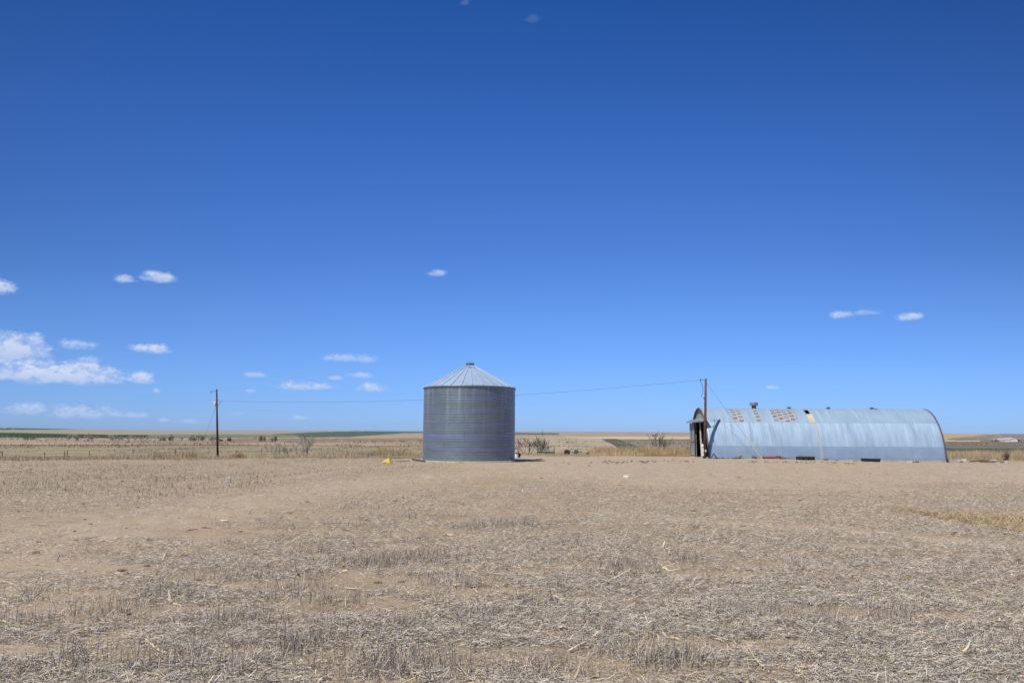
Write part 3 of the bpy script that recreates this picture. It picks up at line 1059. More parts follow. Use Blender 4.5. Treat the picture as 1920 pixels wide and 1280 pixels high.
def make_clods():
    """dark clods of earth and dung along the yard edge"""
    m = MB()
    def clod(x, y, r):
        z = tz(x, y)
        n1 = 6
        vs, fs = [], []
        for i, (rr, zz) in enumerate(((.6, -.1), (1, .25), (.75, .65), (.2, .85))):
            for k in range(n1):
                a = 2 * math.pi * k / n1 + i * .4
                q = r * rr * random.uniform(.7, 1.3)
                vs.append((x + q * 1.5 * math.cos(a), y + q * math.sin(a), z + r * zz * .8))
        for i in range(3):
            for k in range(n1):
                k2 = (k + 1) % n1
                fs.append((i * n1 + k, i * n1 + k2, (i + 1) * n1 + k2, (i + 1) * n1 + k))
        fs.append(tuple(3 * n1 + k for k in range(n1)))
        m.add(vs, fs)
    for k in range(85):
        px = random.uniform(1130, 1300)
        py = 866 + random.gauss(0, 1.7) - (px - 1150) * .008
        g = ground(px, py)
        clod(g.x, g.y, random.uniform(.02, .085))
    for k in range(60):
        px = random.uniform(1400, 1610)
        g = ground(px, 866 + random.gauss(0, 1.0) + (px - 1400) * .008)
        clod(g.x, g.y, random.uniform(.03, .08))
    for k in range(260):
        e = random.uniform(45, 300)
        y = EYE * F / e
        x = random.uniform(-.75, .75) * y
        if np.hypot(x + 3, y - 52.4) < 3.6:
            continue
        clod(x, y, random.uniform(.008, .035) * (1 + y / 40))
    o = m.build('earth_clods', simple('dark_earth', (.20, .155, .12), .95, 0, .3))
    tag(o, 'small dark clods of earth scattered across the yard', 'clods', kind='stuff')


make_clods()


# ------------------------------------------------------------------ grain bin
def make_bin():
    C = Vector((-2.95, 52.4, 0))
    C.z = tz(-3.0, 49.2)
    root = thing('grain_bin', 'round corrugated steel grain bin with conical ribbed roof', 'grain bin', C)
    z0, H, Rb = C.z + .10, 4.93, 3.19
    n = 144
    rows, ring_h = [], H / 8
    for k in range(8):
        for w in range(6):
            for s in range(6):
                t = (w + s / 6) / 6
                rows.append((Rb + .006 * math.sin(2 * math.pi * s / 6) - .004 * t, z0 + ring_h * (k + t)))
    rows.append((Rb, z0 + H))
    w = MB().lathe(rows, (C.x, C.y, 0), n)
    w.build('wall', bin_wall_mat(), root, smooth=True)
    # roof cone with raised ribs
    zr = z0 + H
    pk = Vector((C.x, C.y, zr + 1.62))
    roof = MB()
    nr = 28
    vs, fs = [], []
    re_, rt = Rb + .03, .27
    for k in range(nr):
        a = 2 * math.pi * (k + .5) / nr
        vs += [(C.x + re_ * math.cos(a), C.y + re_ * math.sin(a), zr + .03), (C.x + rt * math.cos(a), C.y + rt * math.sin(a), pk.z)]
    for k in range(nr):
        k2 = (k + 1) % nr
        fs.append((2 * k, 2 * k2, 2 * k2 + 1, 2 * k + 1))
    roof.add(vs, fs)
    for k in range(nr):
        a = 2 * math.pi * (k + .5) / nr
        p0 = Vector((C.x + re_ * math.cos(a), C.y + re_ * math.sin(a), zr + .04))
        p1 = Vector((C.x + rt * math.cos(a), C.y + rt * math.sin(a), pk.z + .01))
        roof.tube([p0, p1], [.036, .026], 6)
    roof.build('roof', bin_roof_mat(), root)
    MB().lathe([(Rb - .02, zr - .05), (Rb + .05, zr - .06), (Rb + .06, zr + .0), (Rb + .02, zr + .035)], (C.x, C.y, 0), 96).build('eave_flashing', simple('eave_steel', (.17, .185, .20), .5, .5, .15), root, smooth=True)
    cap = MB().lathe([(.29, pk.z - .05), (.29, pk.z + .10), (.31, pk.z + .11), (.31, pk.z + .16), (.10, pk.z + .19), (.001, pk.z + .19)], (C.x, C.y, 0), 32)
    cap.build('roof_cap', simple('cap_steel', (.16, .17, .18), .5, .5, .2), root)
    for a in (-62, -86):
        d = Vector((math.cos(R(a)), math.sin(R(a)), 0))
        q = Vector((C.x, C.y, 0)) + d * .72
        zq = pk.z - (0.72 - rt) / (re_ - rt) * 1.59
        MB().tube([q + Vector((-.07, 0, zq)), q + Vector((-.06, 0, zq + .09)), q + Vector((.06, 0, zq + .09)), q + Vector((.07, 0, zq))], .016, 6).build('lifting_ring', STEEL_DARK, root)
    MB().lathe([(Rb + .22, C.z - .3), (Rb + .2, C.z + .07), (Rb + .16, C.z + .095), (0.01, C.z + .098)], (C.x, C.y, 0), 64).build('foundation', CONC, root)
    return root


make_bin()


# ------------------------------------------------------------------ quonset shed
QX0, QX1, QY0, QY1, QH = 16.4, 36.08, 62.6, 68.75, 4.26
_pu = [1.0, .985, .968, .945, .91, .865, .80, .715, .61, .49, .36, .24, .12, 0.0]
_ph = [0.0, .10, .18, .26, .36, .46, .57, .68, .78, .865, .93, .968, .992, 1.0]


def q_u(h):
    return float(np.interp(h, _ph, _pu))


def q_pt(x, t):
    """t 0..2 around the arch: 0 near foot, 1 ridge, 2 far foot"""
    k = np.linspace(0, 1, len(_pu))
    tt = t if t <= 1 else 2 - t
    u = float(np.interp(tt, k, _pu)) * (1 if t <= 1 else -1)
    h = float(np.interp(tt, k, _ph))
    yc, hw = (QY0 + QY1) / 2, (QY1 - QY0) / 2
    return Vector((x, yc - u * hw, h * QH))


def make_quonset():
    root = thing('quonset_shed', 'long arched galvanised steel quonset shed with rust patches and dark open doorway', 'shed', (QX0, QY0, -.05))
    # smooth the profile
    K = 52
    kk = np.linspace(0, 1, len(_pu))
    ts = np.linspace(0, 1, K + 1)
    fine_u = np.interp(ts, kk, _pu)
    fine_h = np.interp(ts, kk, _ph)
    for it in range(6):
        fine_u[1:-1] = .25 * fine_u[:-2] + .5 * fine_u[1:-1] + .25 * fine_u[2:]
        fine_h[1:-1] = .25 * fine_h[:-2] + .5 * fine_h[1:-1] + .25 * fine_h[2:]
        fine_h[-1] = 1
    us = np.concatenate([fine_u, -fine_u[-2::-1]])
    hs = np.concatenate([fine_h, fine_h[-2::-1]])
    yc, hw = (QY0 + QY1) / 2, (QY1 - QY0) / 2
    ys, zs = yc - us * hw, hs * QH
    zs[0] = zs[-1] = -.35
    ns = 110
    xs = np.linspace(QX0, QX1, ns + 1)
    hx0, hx1 = 25.27, 25.64
    xs = np.sort(np.concatenate([xs, [hx0, hx1]]))
    me = bpy.data.meshes.new('shell')
    V, U = [], []
    for x in xs:
        for y, z in zip(ys, zs):
            V.append((x, y, z))
    m_ = len(ys)
    Fc = []
    for i in range(len(xs) - 1):
        xc = (xs[i] + xs[i + 1]) / 2
        for j in range(m_ - 1):
            zc = (zs[j] + zs[j + 1]) / 2
            if hx0 < xc < hx1 and 3.74 < zc < 4.12 and ys[j] < yc:
                continue
            Fc.append((i * m_ + j, (i + 1) * m_ + j, (i + 1) * m_ + j + 1, i * m_ + j + 1))
    off = Vector(root.location)
    me.from_pydata([tuple(Vector(v) - off) for v in V], [], Fc)
    uvl = me.uv_layers.new(name='UVMap')
    for l in me.loops:
        v = V[l.vertex_index]
        uvl.data[l.index].uv = (v[0] - QX0, v[2])
    me.polygons.foreach_set('use_smooth', [True] * len(me.polygons))
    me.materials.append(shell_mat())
    me.materials.append(simple('shaded_shed_inside', (.035, .033, .032), .9, 0, .3))  # dirty inner faces coloured near black, painting in the interior shade
    o = bpy.data.objects.new('shell', me)
    COL.objects.link(o)
    o.parent = root
    md = o.modifiers.new('solid', 'SOLIDIFY')
    md.thickness = .012
    md.offset = -1
    md.material_offset = 1
    # arch trims at both ends
    for x, s in ((QX0, -1), (QX1, 1)):
        t = MB()
        vs, fs = [], []
        for y, z in zip(ys, zs):
            ny, nz_ = (y - yc) / hw, max(z, 0) / QH
            q = Vector((0, ny, nz_)).normalized()
            for dx, rr in ((-.05, .03), (.05, .03), (.05, -.06), (-.05, -.06)):
                vs.append((x + s * .03 + dx, y + q.y * rr, z + q.z * rr))
        for j in range(m_ - 1):
            for k in range(4):
                k2 = (k + 1) % 4
                fs.append((j * 4 + k, j * 4 + k2, (j + 1) * 4 + k2, (j + 1) * 4 + k))
        t.add(vs, fs)
        t.build('arch_trim', simple('arch_trim_steel', (.16, .15, .145), .65, .3, .25, dirt=(.14, .085, .06)), root)
    # end walls as upright sheets under the arch, with the doorway left open
    wallm = simple('end_wall_steel', (.33, .355, .35), .6, .3, .18, 2.0, dirt=(.25, .24, .21))

    def end_wall(x, door=None):
        w = MB()
        st = np.linspace(QY0 + .04, QY1 - .04, 121)
        for a, b in zip(st[:-1], st[1:]):
            za = float(np.interp(a, ys, zs)) - .03
            zb = float(np.interp(b, ys, zs)) - .03
            if za < .02 and zb < .02:
                continue
            bot = -.3
            if door and door[0] < (a + b) / 2 < door[1]:
                bot = door[2]
                if max(za, zb) < bot:
                    continue
            r_ = .012 * math.sin((a - QY0) * 2 * math.pi / .2)
            r2 = .012 * math.sin((b - QY0) * 2 * math.pi / .2)
            w.add([(x + r_, a, bot), (x + r2, b, bot), (x + r2, b, max(zb, bot)), (x + r_, a, max(za, bot))], [(0, 1, 2, 3)])
        w.build('end_wall', wallm, root, solid=.02)
    end_wall(QX0 + .10, (63.25, 67.25, 3.12))
    end_wall(QX1 - .10)
    # sloping hood of the sliding-door track
    hood = MB()
    a, b = 62.95, 69.05
    hood.add([(QX0 + .1, a, 3.36), (QX0 + .1, b, 3.36), (QX0 - .36, b, 3.12), (QX0 - .36, a, 3.12), (QX0 + .1, a, 3.33), (QX0 + .1, b, 3.33), (QX0 - .36, b, 3.02), (QX0 - .36, a, 3.02)],
             [(0, 1, 2, 3), (7, 6, 5, 4), (0, 3, 7, 4), (1, 5, 6, 2), (3, 2, 6, 7), (0, 4, 5, 1)])
    hood.build('door_track_hood', GALV, root)
    # the sliding leaf pushed to the far side, and a leaning post in the doorway
    dr = MB().box((QX0 - .03, 68.02, 1.4), (.05, 1.5, 3.2))
    for yy in (67.27, 68.77):
        dr.box((QX0 - .075, yy, 1.4), (.04, .09, 3.2))
    for zz in (.2, 1.4, 2.8):
        dr.box((QX0 - .073, 68.02, zz), (.035, 1.4, .09))
    door = dr.build('sliding_door', wallm, root)
    MB().box((QX0 - .11, 67.3, 1.35), (.05, .04, .22)).build('handle', STEEL_DARK, door)
    MB().tube([(QX0 + .02, 65.35, 3.14), (QX0 - .05, 64.95, 1.6), (QX0 - .10, 64.35, -.05)], [.06, .09, .13], 4).build('doorway_post', simple('pale_green_steel', (.40, .42, .37), .6, .2, .15), root)
    # skylight panel below the hole
    sk = MB()
    sel = [j for j in range(m_) if ys[j] < yc and 2.98 <= zs[j] <= 3.76]
    vs, fs = [], []
    for x in (hx0 - .04, hx1 + .10):
        for j in sel:
            vs.append((x, ys[j] - .02, zs[j] + .012))
    L_ = len(sel)
    for j in range(L_ - 1):
        fs.append((j, L_ + j, L_ + j + 1, j + 1))
    sk.add(vs, fs)
    sk.build('skylight_panel', simple('yellowed_fibreglass', (.54, .50, .33), .5, 0, .12, 3, dirt=(.55, .50, .36)), root, solid=.01)
    # ridge ventilators: one tall with a round hood, the others low stubs
    vx = at(1414, 762, 65.6).x
    vt = MB().lathe([(.19, QH - .08), (.19, QH + .30)], (vx, yc, 0), 24)
    neck = vt.build('ventilator', simple('vent_neck', (.10, .105, .11), .6, .3, .2), root, smooth=True)
    MB().lathe([(.20, QH + .24), (.335, QH + .25), (.345, QH + .27), (.345, QH + .48), (.30, QH + .53), (.001, QH + .56)], (vx, yc, 0), 28).build('hood', simple('vent_hood_steel', (.22, .26, .30), .5, .3, .15, 5), neck, smooth=False)
    for px in (1480, 1553.5, 1635):
        x = at(px, 767, 65.6).x
        s = MB().lathe([(.12, QH - .06), (.12, QH + .06), (.20, QH + .07), (.20, QH + .12), (.001, QH + .15)], (x, yc, 0), 20)
        s.build('ridge_vent', simple('stub_vent', (.13, .135, .14), .6, .3, .25), root)
    x = at(1647, 769, 65.0).x
    MB().box((x, yc - .32, QH - .01), (.5, .05, .05), Matrix.Rotation(R(12), 3, 'Y')).build('loose_strip', RUST, root)
    MB().box(((QX0 + QX1) / 2 + .1, QY0 - .05, -.21), (QX1 - QX0 + .1, .16, .30)).build('foundation', CONC, root)
    return root


make_quonset()


# ------------------------------------------------------------------ poles and wires
def make_poles():
    # pole beside the shed
    Yp = 62.2
    b, t = at(1321, 859, Yp), at(1323.3, 709.5, Yp)
    gz = tz(b.x, b.y)
    b.z = gz - .3
    root = thing('utility_pole', 'reddish brown wooden utility pole standing at the shed corner', 'pole', (b.x, b.y, gz), 'wooden utility poles')
    MB().tube([b, b.lerp(t, .5), t], [.125, .112, .088], 14).build('pole', WOOD_RED, root, smooth=True)
    MB().tube([t + Vector((-.07, 0, -.10)), t + Vector((-.42, 0, -.12))], .02, 8).build('line_bracket', WIRE, root)
    MB().lathe([(.03, -.06), (.045, -.02), (.03, .03), (.045, .06), (.01, .09)], t + Vector((-.44, 0, -.10)), 12).build('insulator', simple('brown_glaze', (.10, .07, .06), .3), root, smooth=True)
    lp = [at(1312, 712.5, Yp), at(1316.5, 721, Yp), at(1318.4, 730, Yp), at(1317.6, 737, Yp), at(1315, 743.5, Yp)]
    MB().tube(lp, .018, 6).build('service_loop', WIRE, root)
    MB().box(at(1324.6, 791.5, Yp), (.16, .12, .16)).build('bracket', STEEL_DARK, root)
    MB().box(at(1320.2, 746.5, Yp), (.10, .14, .08)).build('bracket', STEEL_DARK, root)
    m = at(1317.4, 846, Yp - .2)
    box = MB().box(m, (.19, .14, .72)).build('meter_box', WHITE, root, bevel=.015)
    MB().lathe([(.10, -.08), (.12, 0), (.12, .10), (.08, .17), (.001, .19)], at(1317.2, 836.5, Yp - .2), 16).build('meter', WHITE, box, smooth=True)
    MB().tube([at(1317.4, 850, Yp - .2), at(1317.6, 859.5, Yp - .2)], .045, 8).build('conduit', GALV, root)
    MB().box(at(1323, 845, Yp - .16), (.11, .08, .17)).build('junction_box', WHITE, root, bevel=.01)
    MB().box(at(1321.4, 853.2, Yp - .10), (.20, .16, .52)).build('base_sleeve', STEEL_DARK, root, bevel=.03)
    # guy wire with its guard
    g = at(1429, 860.5, 61.9)
    g.z = tz(g.x, g.y) - .02
    top = at(1323.6, 716, Yp)
    gw = thing('guy_wire', 'thin guy wire with pale yellow guard, running from pole top down to ground', 'guy wire', g)
    MB().tube([top, g], .008, 6).build('cable', WIRE, gw)
    MB().tube([g.lerp(top, .002), g.lerp(top, .265)], .030, 8).build('guard', GUARD, gw)
    # far pole on the left with transformer
    Yf = 92.0
    b2, t2 = at(408.7, 857, Yf), at(406.2, 729.5, Yf)
    gz = tz(b2.x, b2.y)
    b2.z = min(b2.z, gz) - .3
    r2 = thing('utility_pole', 'dark weathered utility pole with white transformer can, out at the field edge', 'pole', (b2.x, b2.y, gz), 'wooden utility poles')
    MB().tube([b2, b2.lerp(t2, .5), t2], [.135, .115, .09], 14).build('pole', WOOD_DARK, r2, smooth=True)
    tr = at(403.2, 757, Yf)
    can = MB().lathe([(.001, -.30), (.16, -.29), (.17, -.27), (.17, .24), (.13, .30), (.001, .32)], tr, 18).build('transformer', simple('transformer_grey', (.62, .63, .63), .5, 0, .08), r2, smooth=True)
    MB().lathe([(.03, .28), (.04, .38), (.02, .46)], tr + Vector((-.05, 0, 0)), 8).build('bushing', STEEL_DARK, can)
    MB().box(at(405.6, 757, Yf), (.16, .1, .4)).build('transformer_bracket', STEEL_DARK, r2)
    MB().tube([at(405.8, 733.5, Yf), at(398, 733.5, Yf), at(396.8, 735, Yf)], .028, 8).build('pin_arm', WIRE, r2)
    MB().lathe([(.03, -.10), (.05, 0), (.03, .10)], at(395.3, 734.6, Yf), 10).build('insulator', STEEL_DARK, r2)
    MB().tube([at(407, 750.5, Yf), at(411.5, 750.7, Yf)], .035, 8).build('line_bracket', WIRE, r2)
    MB().tube([at(408.5, 760, Yf), at(415.3, 751, Yf)], .025, 8).build('line_brace', WIRE, r2)
    # left guy
    a = ground(371, 853)
    lg = MB().tube([at(404.5, 764, Yf), a], .010, 6).build('guy_wire', WIRE)
    tag(lg, 'faint slanting guy wire left of the far transformer pole', 'guy wire')
    # service line between the poles
    p0, p1 = at(415.3, 751, Yf), at(1312, 712.5, Yp)
    pts = []
    for k in range(61):
        s = k / 60
        q = p0.lerp(p1, s)
        q.z -= 4 * .80 * s * (1 - s)
        pts.append(q)
    ln = MB().tube(pts, .0115, 6).build('power_line', WIRE)
    tag(ln, 'single sagging power line strung between the two poles, passing behind the grain bin', 'power line')


make_poles()


# ------------------------------------------------------------------ bare shrubs and trees
def branchy(stems_out, m_twig, base, h, spread, stems, depth, rad, lean=.35, seed=0, minr=.01, dens=3):
    rd = random.Random(seed)

    def grow(p, d, L, r, lev):
        pts, rr = [p], [r]
        q = p.copy()
        dd = d.copy()
        n = 3
        for k in range(n):
            dd = (dd + Vector((rd.gauss(0, .18), rd.gauss(0, .18), rd.gauss(.03, .10)))).normalized()
            q = q + dd * (L / n)
            pts.append(q.copy())
            rr.append(max(r * (1 - .22 * (k + 1)), minr))
        if lev == 0:
            stems_out.append(MB().tube(pts, rr, 6, caps=False))
        else:
            m_twig.tube(pts, rr, 4, caps=False)
        if lev >= depth:
            return
        for k in range(rd.randint(dens - 1, dens + 1)):
            s = rd.uniform(.35, 1.0)
            i = min(int(s * n), n - 1)
            bp = pts[i].lerp(pts[i + 1], s * n - i)
            nd = (dd + Vector((rd.gauss(0, .55), rd.gauss(0, .55), rd.uniform(-.05, .5)))).normalized()
            grow(bp, nd, L * rd.uniform(.5, .8), max(r * .55, minr), lev + 1)
    for s in range(stems):
        a = rd.uniform(0, 6.28)
        d = Vector((math.cos(a) * lean * rd.uniform(.3, 1.4), math.sin(a) * lean, 1)).normalized()
        grow(base + Vector((rd.uniform(-1, 1) * spread, rd.uniform(-1, 1) * spread * .5, -.05)), d, h * rd.uniform(.38, .55), rad * rd.uniform(.7, 1.1), 0)


def bare_shrub(px, Y, h, spread, stems, depth, rad, label, seed, mt, mw, group, minr=.012, lean=.35, dens=3):
    x = wx(px, Y)
    b = Vector((x, Y, tz(x, Y)))
    root = thing('bare_shrub', label, 'shrub', b, group)
    a, t = [], MB()
    branchy(a, t, b, h, spread, stems, depth, rad, lean, seed, minr, dens)
    for q in a:
        q.build('stem', mt, root)
    t.build('crown', mw, root)


G1 = 'bare shrubs behind the yard'
bare_shrub(517, 96, 2.4, .5, 4, 3, .045, 'bare grey shrub, leftmost of the three pale ones right of the far pole', 3, BARK, TWIG, G1)
bare_shrub(538, 98, 1.9, .5, 4, 3, .045, 'low bare shrub with forked stem between two taller pale shrubs', 8, BARK, TWIG, G1)
bare_shrub(567, 94, 3.4, .7, 7, 3, .05, 'tallest pale bare shrub out in the olive pasture', 14, BARK, TWIG, G1, .013, .28)
bare_shrub(984, 84, 2.9, .9, 7, 3, .05, 'dense dark bare bush just right of the grain bin', 21, BARK, TWIG_DARK, G1, .011, .5)
bare_shrub(1008, 82, 2.5, .7, 5, 3, .05, 'dark bare bush with slanting stems left of the green implement', 25, TWIG_DARK, TWIG_DARK, G1, .010, .6)
bare_shrub(1027, 80, 2.5, .15, 2, 2, .045, 'thin upright dark dead shrub above the green implement', 29, TWIG_DARK, TWIG_DARK, G1, .012, .35, 2)
bare_shrub(1234, 82, 2.9, .5, 4, 3, .055, 'wide bare dark shrub in the golden grass left of the shed', 33, TWIG_DARK, BARK, G1, .011, .5)
bare_shrub(1246, 78, 2.8, .12, 2, 3, .055, 'bare shrub with crooked black stem, nearest the shed doorway', 37, TWIG_DARK, BARK, G1, .011, .45)


# leafy and bare shrubs far out along the field line
def foliage(m, c, rx, ry, rz, n, sz, rd):
    for k in range(n):
        while True:
            p = Vector((rd.uniform(-1, 1), rd.uniform(-1, 1), rd.uniform(-1, 1)))
            if p.length < 1:
                break
        q = c + Vector((p.x * rx, p.y * ry, p.z * rz))
        a = Vector((rd.gauss(0, 1), rd.gauss(0, 1), rd.gauss(0, 1))).normalized()
        b = a.cross(Vector((rd.gauss(0, 1), rd.gauss(0, 1), rd.gauss(0, 1)))).normalized()
        s = sz * rd.uniform(.6, 1.4)
        m.add([q - a * s, q + b * s * .6, q + a * s, q - b * s * .6], [(0, 1, 2, 3)])


LEAF_OLIVE = simple('olive_leaf', (.125, .130, .098), .9, 0, .4, 1.5)
LEAF_DARK = simple('dark_leaf', (.082, .086, .068), .9, 0, .4, 1.5)
LEAF_GREY = simple('grey_leaf', (.21, .20, .18), .9, 0, .3, 1.5)
G2 = 'shrubs along the far field line'


def far_shrub(px, wpx, hpx, kind, label, seed, Y=312.0, base=None, group=G2):
    rd = random.Random(seed)
    x = wx(px, Y)
    b = Vector((x, Y, tz(x, Y)))
    w, h = wpx / F * Y, hpx / F * Y * 1.25
    root = thing('far_shrub', label, 'shrub', b, group)
    tr, cr = [], MB()
    if kind == 'bare':
        for k in range(max(2, int(w / 1.1))):
            bb = b + Vector(((rd.random() - .5) * w * .85, rd.uniform(-1, 1), 0))
            branchy(tr, cr, bb, h * 1.2 * rd.uniform(.7, 1.1), .2, 2, 3, .10, .4, rd.randint(0, 9999), .045, 4)
        for q in tr:
            q.build('stem', TWIG, root)
        cr.build('crown', TWIG_PALE, root)
    else:
        n = max(3, int(w / 1.3))
        for k in range(n):
            cx = ((k + .5) / n - .5) * w * .8 + rd.gauss(0, .2)
            hh = h * rd.uniform(.6, 1.0) * (1 - .35 * abs((k + .5) / n - .5) * 2)
            foliage(cr, b + Vector((cx, rd.uniform(-.5, .5), hh * .55)), w / n * .75, .9, hh * .47, 105, .16, rd)
            tr.append(MB().tube([b + Vector((cx * .6, 0, -.1)), b + Vector((cx, 0, hh * .6))], [.10, .05], 5))
        for q in tr:
            q.build('stem', TWIG_DARK, root)
        cr.build('crown', {'olive': LEAF_OLIVE, 'dark': LEAF_DARK, 'grey': LEAF_GREY}[kind], root)


far_shrub(50, 22, 10, 'olive', 'rounded olive shrub, leftmost along the far field line', 1)
far_shrub(131, 25, 10, 'bare', 'pale bare thicket before the dark green field, third fence post below it', 2)
far_shrub(168, 22, 8, 'bare', 'low pale bare thicket at the middle of the dark green field', 3)
far_shrub(216, 30, 9, 'bare', 'wide pale bare thicket at the right tip of the dark green field', 4)
far_shrub(247, 18, 7, 'bare', 'small pale bare thicket right of the dark green field', 5)
far_shrub(268, 10, 7, 'bare', 'smallest pale bare thicket in the far row', 6)
far_shrub(304, 14, 9, 'grey', 'grey half bare shrub left against a dark upright one', 7)
far_shrub(318, 12, 12, 'dark', 'dark upright shrub beside a grey one on the far field line', 8)
far_shrub(339, 8, 6, 'bare', 'tiny bare shrub between two dark shrub groups', 9)
far_shrub(360, 16, 10, 'dark', 'dark shrub forming the left half of the largest clump, left of the far pole', 10)
far_shrub(375, 16, 13, 'dark', 'tall dark shrub forming the right half of the largest clump', 11)
far_shrub(400, 18, 9, 'dark', 'dark shrub directly left of the far utility pole', 12)
far_shrub(413, 9, 5, 'dark', 'low dark shrub peeking out right of the far utility pole', 13)
far_shrub(427, 11, 7, 'dark', 'small rounded dark shrub, second right of the far utility pole', 14)
far_shrub(489, 11, 12, 'dark', 'tall dark twin topped shrub at the left edge of the green hill field', 15)
far_shrub(513, 12, 11, 'dark', 'dark spiky shrub below the green hill field, rightmost of its row', 16)


# dark tumbleweed and weeds near the yard edge
def weed(px, py, r, mat, label, seed, Y=None, stretch=1.0):
    g = ground(px, py) if Y is None else Vector((wx(px, Y), Y, tz(wx(px, Y), Y)))
    rd = random.Random(seed)
    m = MB()
    for k in range(150):
        a, e = rd.uniform(0, 6.28), rd.uniform(.1, 1.5)
        d = Vector((math.cos(a) * math.cos(e), math.sin(a) * math.cos(e), math.sin(e) * stretch))
        p = g + Vector((0, 0, .02))
        q = p + d * r * rd.uniform(.6, 1.1) + Vector((rd.gauss(0, .06), rd.gauss(0, .06), 0))
        m.tube([p, p.lerp(q, .5) + Vector((rd.gauss(0, .04), rd.gauss(0, .04), .05)), q], [.014, .010, .006], 3, caps=False)
    o = m.build('tumbleweed', mat)
    tag(o, label, 'weed')


weed(695, 852.5, .30, simple('black_weed', (.035, .035, .03), .9, 0, .3), 'round blackish tumbleweed caught in the pale grass left of the grain bin', 5, 65.0)
weed(1887, 856.5, .62, simple('brown_weed', (.20, .14, .09), .9, 0, .3), 'fan shaped brown weed in the grass right of the shed', 6, 70.0, 1.5)
weed(448, 859.5, .28, simple('russet_weed', (.22, .12, .075), .9, 0, .3), 'russet weed clump at the yard edge right of the far pole', 7, 58.5)


# ------------------------------------------------------------------ fence posts
G3 = 'old fence posts in the left pasture'
def fence_post(px, top, bot, label, lean=0.0, w=.09, Y=66.0):
    x = wx(px, Y)
    z = tz(x, Y)
    t = at(px + lean, top, Y)
    m = MB().tube([(x, Y, z - .15), ((x + t.x) / 2 + .01, Y, (z + t.z) / 2), (t.x, Y, t.z)], [w * .55, w * .5, w * .42], 7)
    o = m.build('fence_post', WOOD_GREY if w > .08 else BARK)
    tag(o, label, 'post', G3)


fence_post(5, 847, 857, 'grey fence post at the left edge of the photo', -1)
fence_post(84, 847, 856, 'fence post with a paler left side, second from the left', -.5)
fence_post(121, 846, 856, 'short post leaning against its taller twin, left one of the pair', 0, .085)
fence_post(125.5, 843.5, 856, 'taller right hand post of the close pair', 1)
fence_post(167.5, 845.5, 855.5, 'thin dark fence post right of the close pair', 0, .06)
fence_post(250, 842, 855, 'slim crooked fence post alone in the open olive pasture', -1, .06)
fence_post(329.5, 842, 853, 'fence post standing in the tall golden grass clump', -1, .075)
fence_post(491, 842, 853, 'slim leaning post left of the pale bare shrubs', -1, .05)
fence_post(524.5, 840, 851, 'thin dark post between the pale bare shrubs', 0, .05)
fence_post(576.5, 843, 853, 'short dark post right of the tallest pale shrub', 0, .06)


# ------------------------------------------------------------------ scrap and yard clutter
def rock(px, py, sx, sy, sz, mat, label, name='rock', seed=1, cat='rock', lift=0):
    g = ground(px, py)
    rd = random.Random(seed)
    bm = bmesh.new()
    bmesh.ops.create_icosphere(bm, subdivisions=3, radius=1)
    for v in bm.verts:
        n = v.co.normalized()
        k = 1 + .22 * math.sin(3.1 * n.x + seed) * math.cos(2.7 * n.y + seed * 2) + rd.gauss(0, .03) + .12 * math.sin(5 * n.z + seed)
        v.co = Vector((n.x * sx * k, n.y * sy * k, n.z * sz * k))
    me = bpy.data.meshes.new(name)
    bm.to_mesh(me)
    bm.free()
    me.materials.append(mat)
    o = bpy.data.objects.new(name, me)
    COL.objects.link(o)
    o.location = g + Vector((0, 0, sz * .55 + lift))
    tag(o, label, cat)
    return o


rock(428.5, 904.5, .10, .09, .13, STONE, 'pale grey rock lying in the stubble left of the grain bin', seed=4)
rock(1175, 894.5, .17, .10, .05, WHITE, 'flat white scrap lying alone on the bare yard', 'white_scrap', 5, 'scrap')
rock(1300, 859.6, .16, .12, .07, simple('pale_stone', (.62, .57, .5), .9), 'pale stone at the foot of the shed doorway', seed=6)
rock(1010, 861.0, .26, .16, .12, simple('straw_soil', (.42, .36, .27), .95), 'tan lump of earth at the end of the grain bin shadow', 'earth_lump', 7, 'earth')


def yellow_hopper():
    g = ground(727, 868.5)
    o = g
    s = 1.0
    apex = o + Vector((.07, .12, .36))
    tip = o + Vector((-.43, -.02, .03))
    tip2 = o + Vector((-.30, .32, .05))
    fl = o + Vector((.10, -.12, .02))
    fr = o + Vector((.32, -.02, .02))
    bk = o + Vector((.28, .35, .06))
    mid = o + Vector((-.16, -.10, .10))
    root = thing('feed_hopper', 'bent faded yellow sheet metal hopper lying left of the grain bin', 'hopper', g)
    m = MB().add([apex, tip, mid, fl, tip2], [(0, 1, 2), (0, 2, 3), (0, 4, 1)])
    m.build('chute', YELLOW, root, solid=.02)
    m = MB().add([apex, fl, fr, bk], [(0, 1, 2), (0, 2, 3)])
    m.build('side_plate', simple('shaded_yellow_paint', (.50, .34, .05), .6, 0, .2, 7, dirt=(.28, .18, .05)), root, solid=.02)  # right face in darker yellow, its shade put into the paint
    MB().tube([apex + Vector((0, 0, .01)), (fl + fr) / 2 + Vector((0, -.01, .02))], .018, 6).build('rib', RUST, root)


yellow_hopper()


def rod(px0, py0, px1, py1, r, mat, name, label, cat, lift=.0, n=8):
    a, b = ground(px0, py0), ground(px1, py1)
    m = MB().tube([a + Vector((0, 0, r + lift)), (a + b) / 2 + Vector((0, 0, r + lift)), b + Vector((0, 0, r * .9 + lift))], [r, r, r * .9], n)
    tag(m.build(name, mat), label, cat)


rod(741, 865.8, 768, 864.6, .028, simple('grey_violet_pipe', (.20, .18, .21), .7), 'pipe', 'thin grey pipe lying between the yellow hopper and the bin', 'pipe')
rod(773, 862.4, 797, 866.2, .05, STEEL_DARK, 'charred_plank', 'dark charred plank pointing at the foot of the grain bin', 'plank', .02, 4)


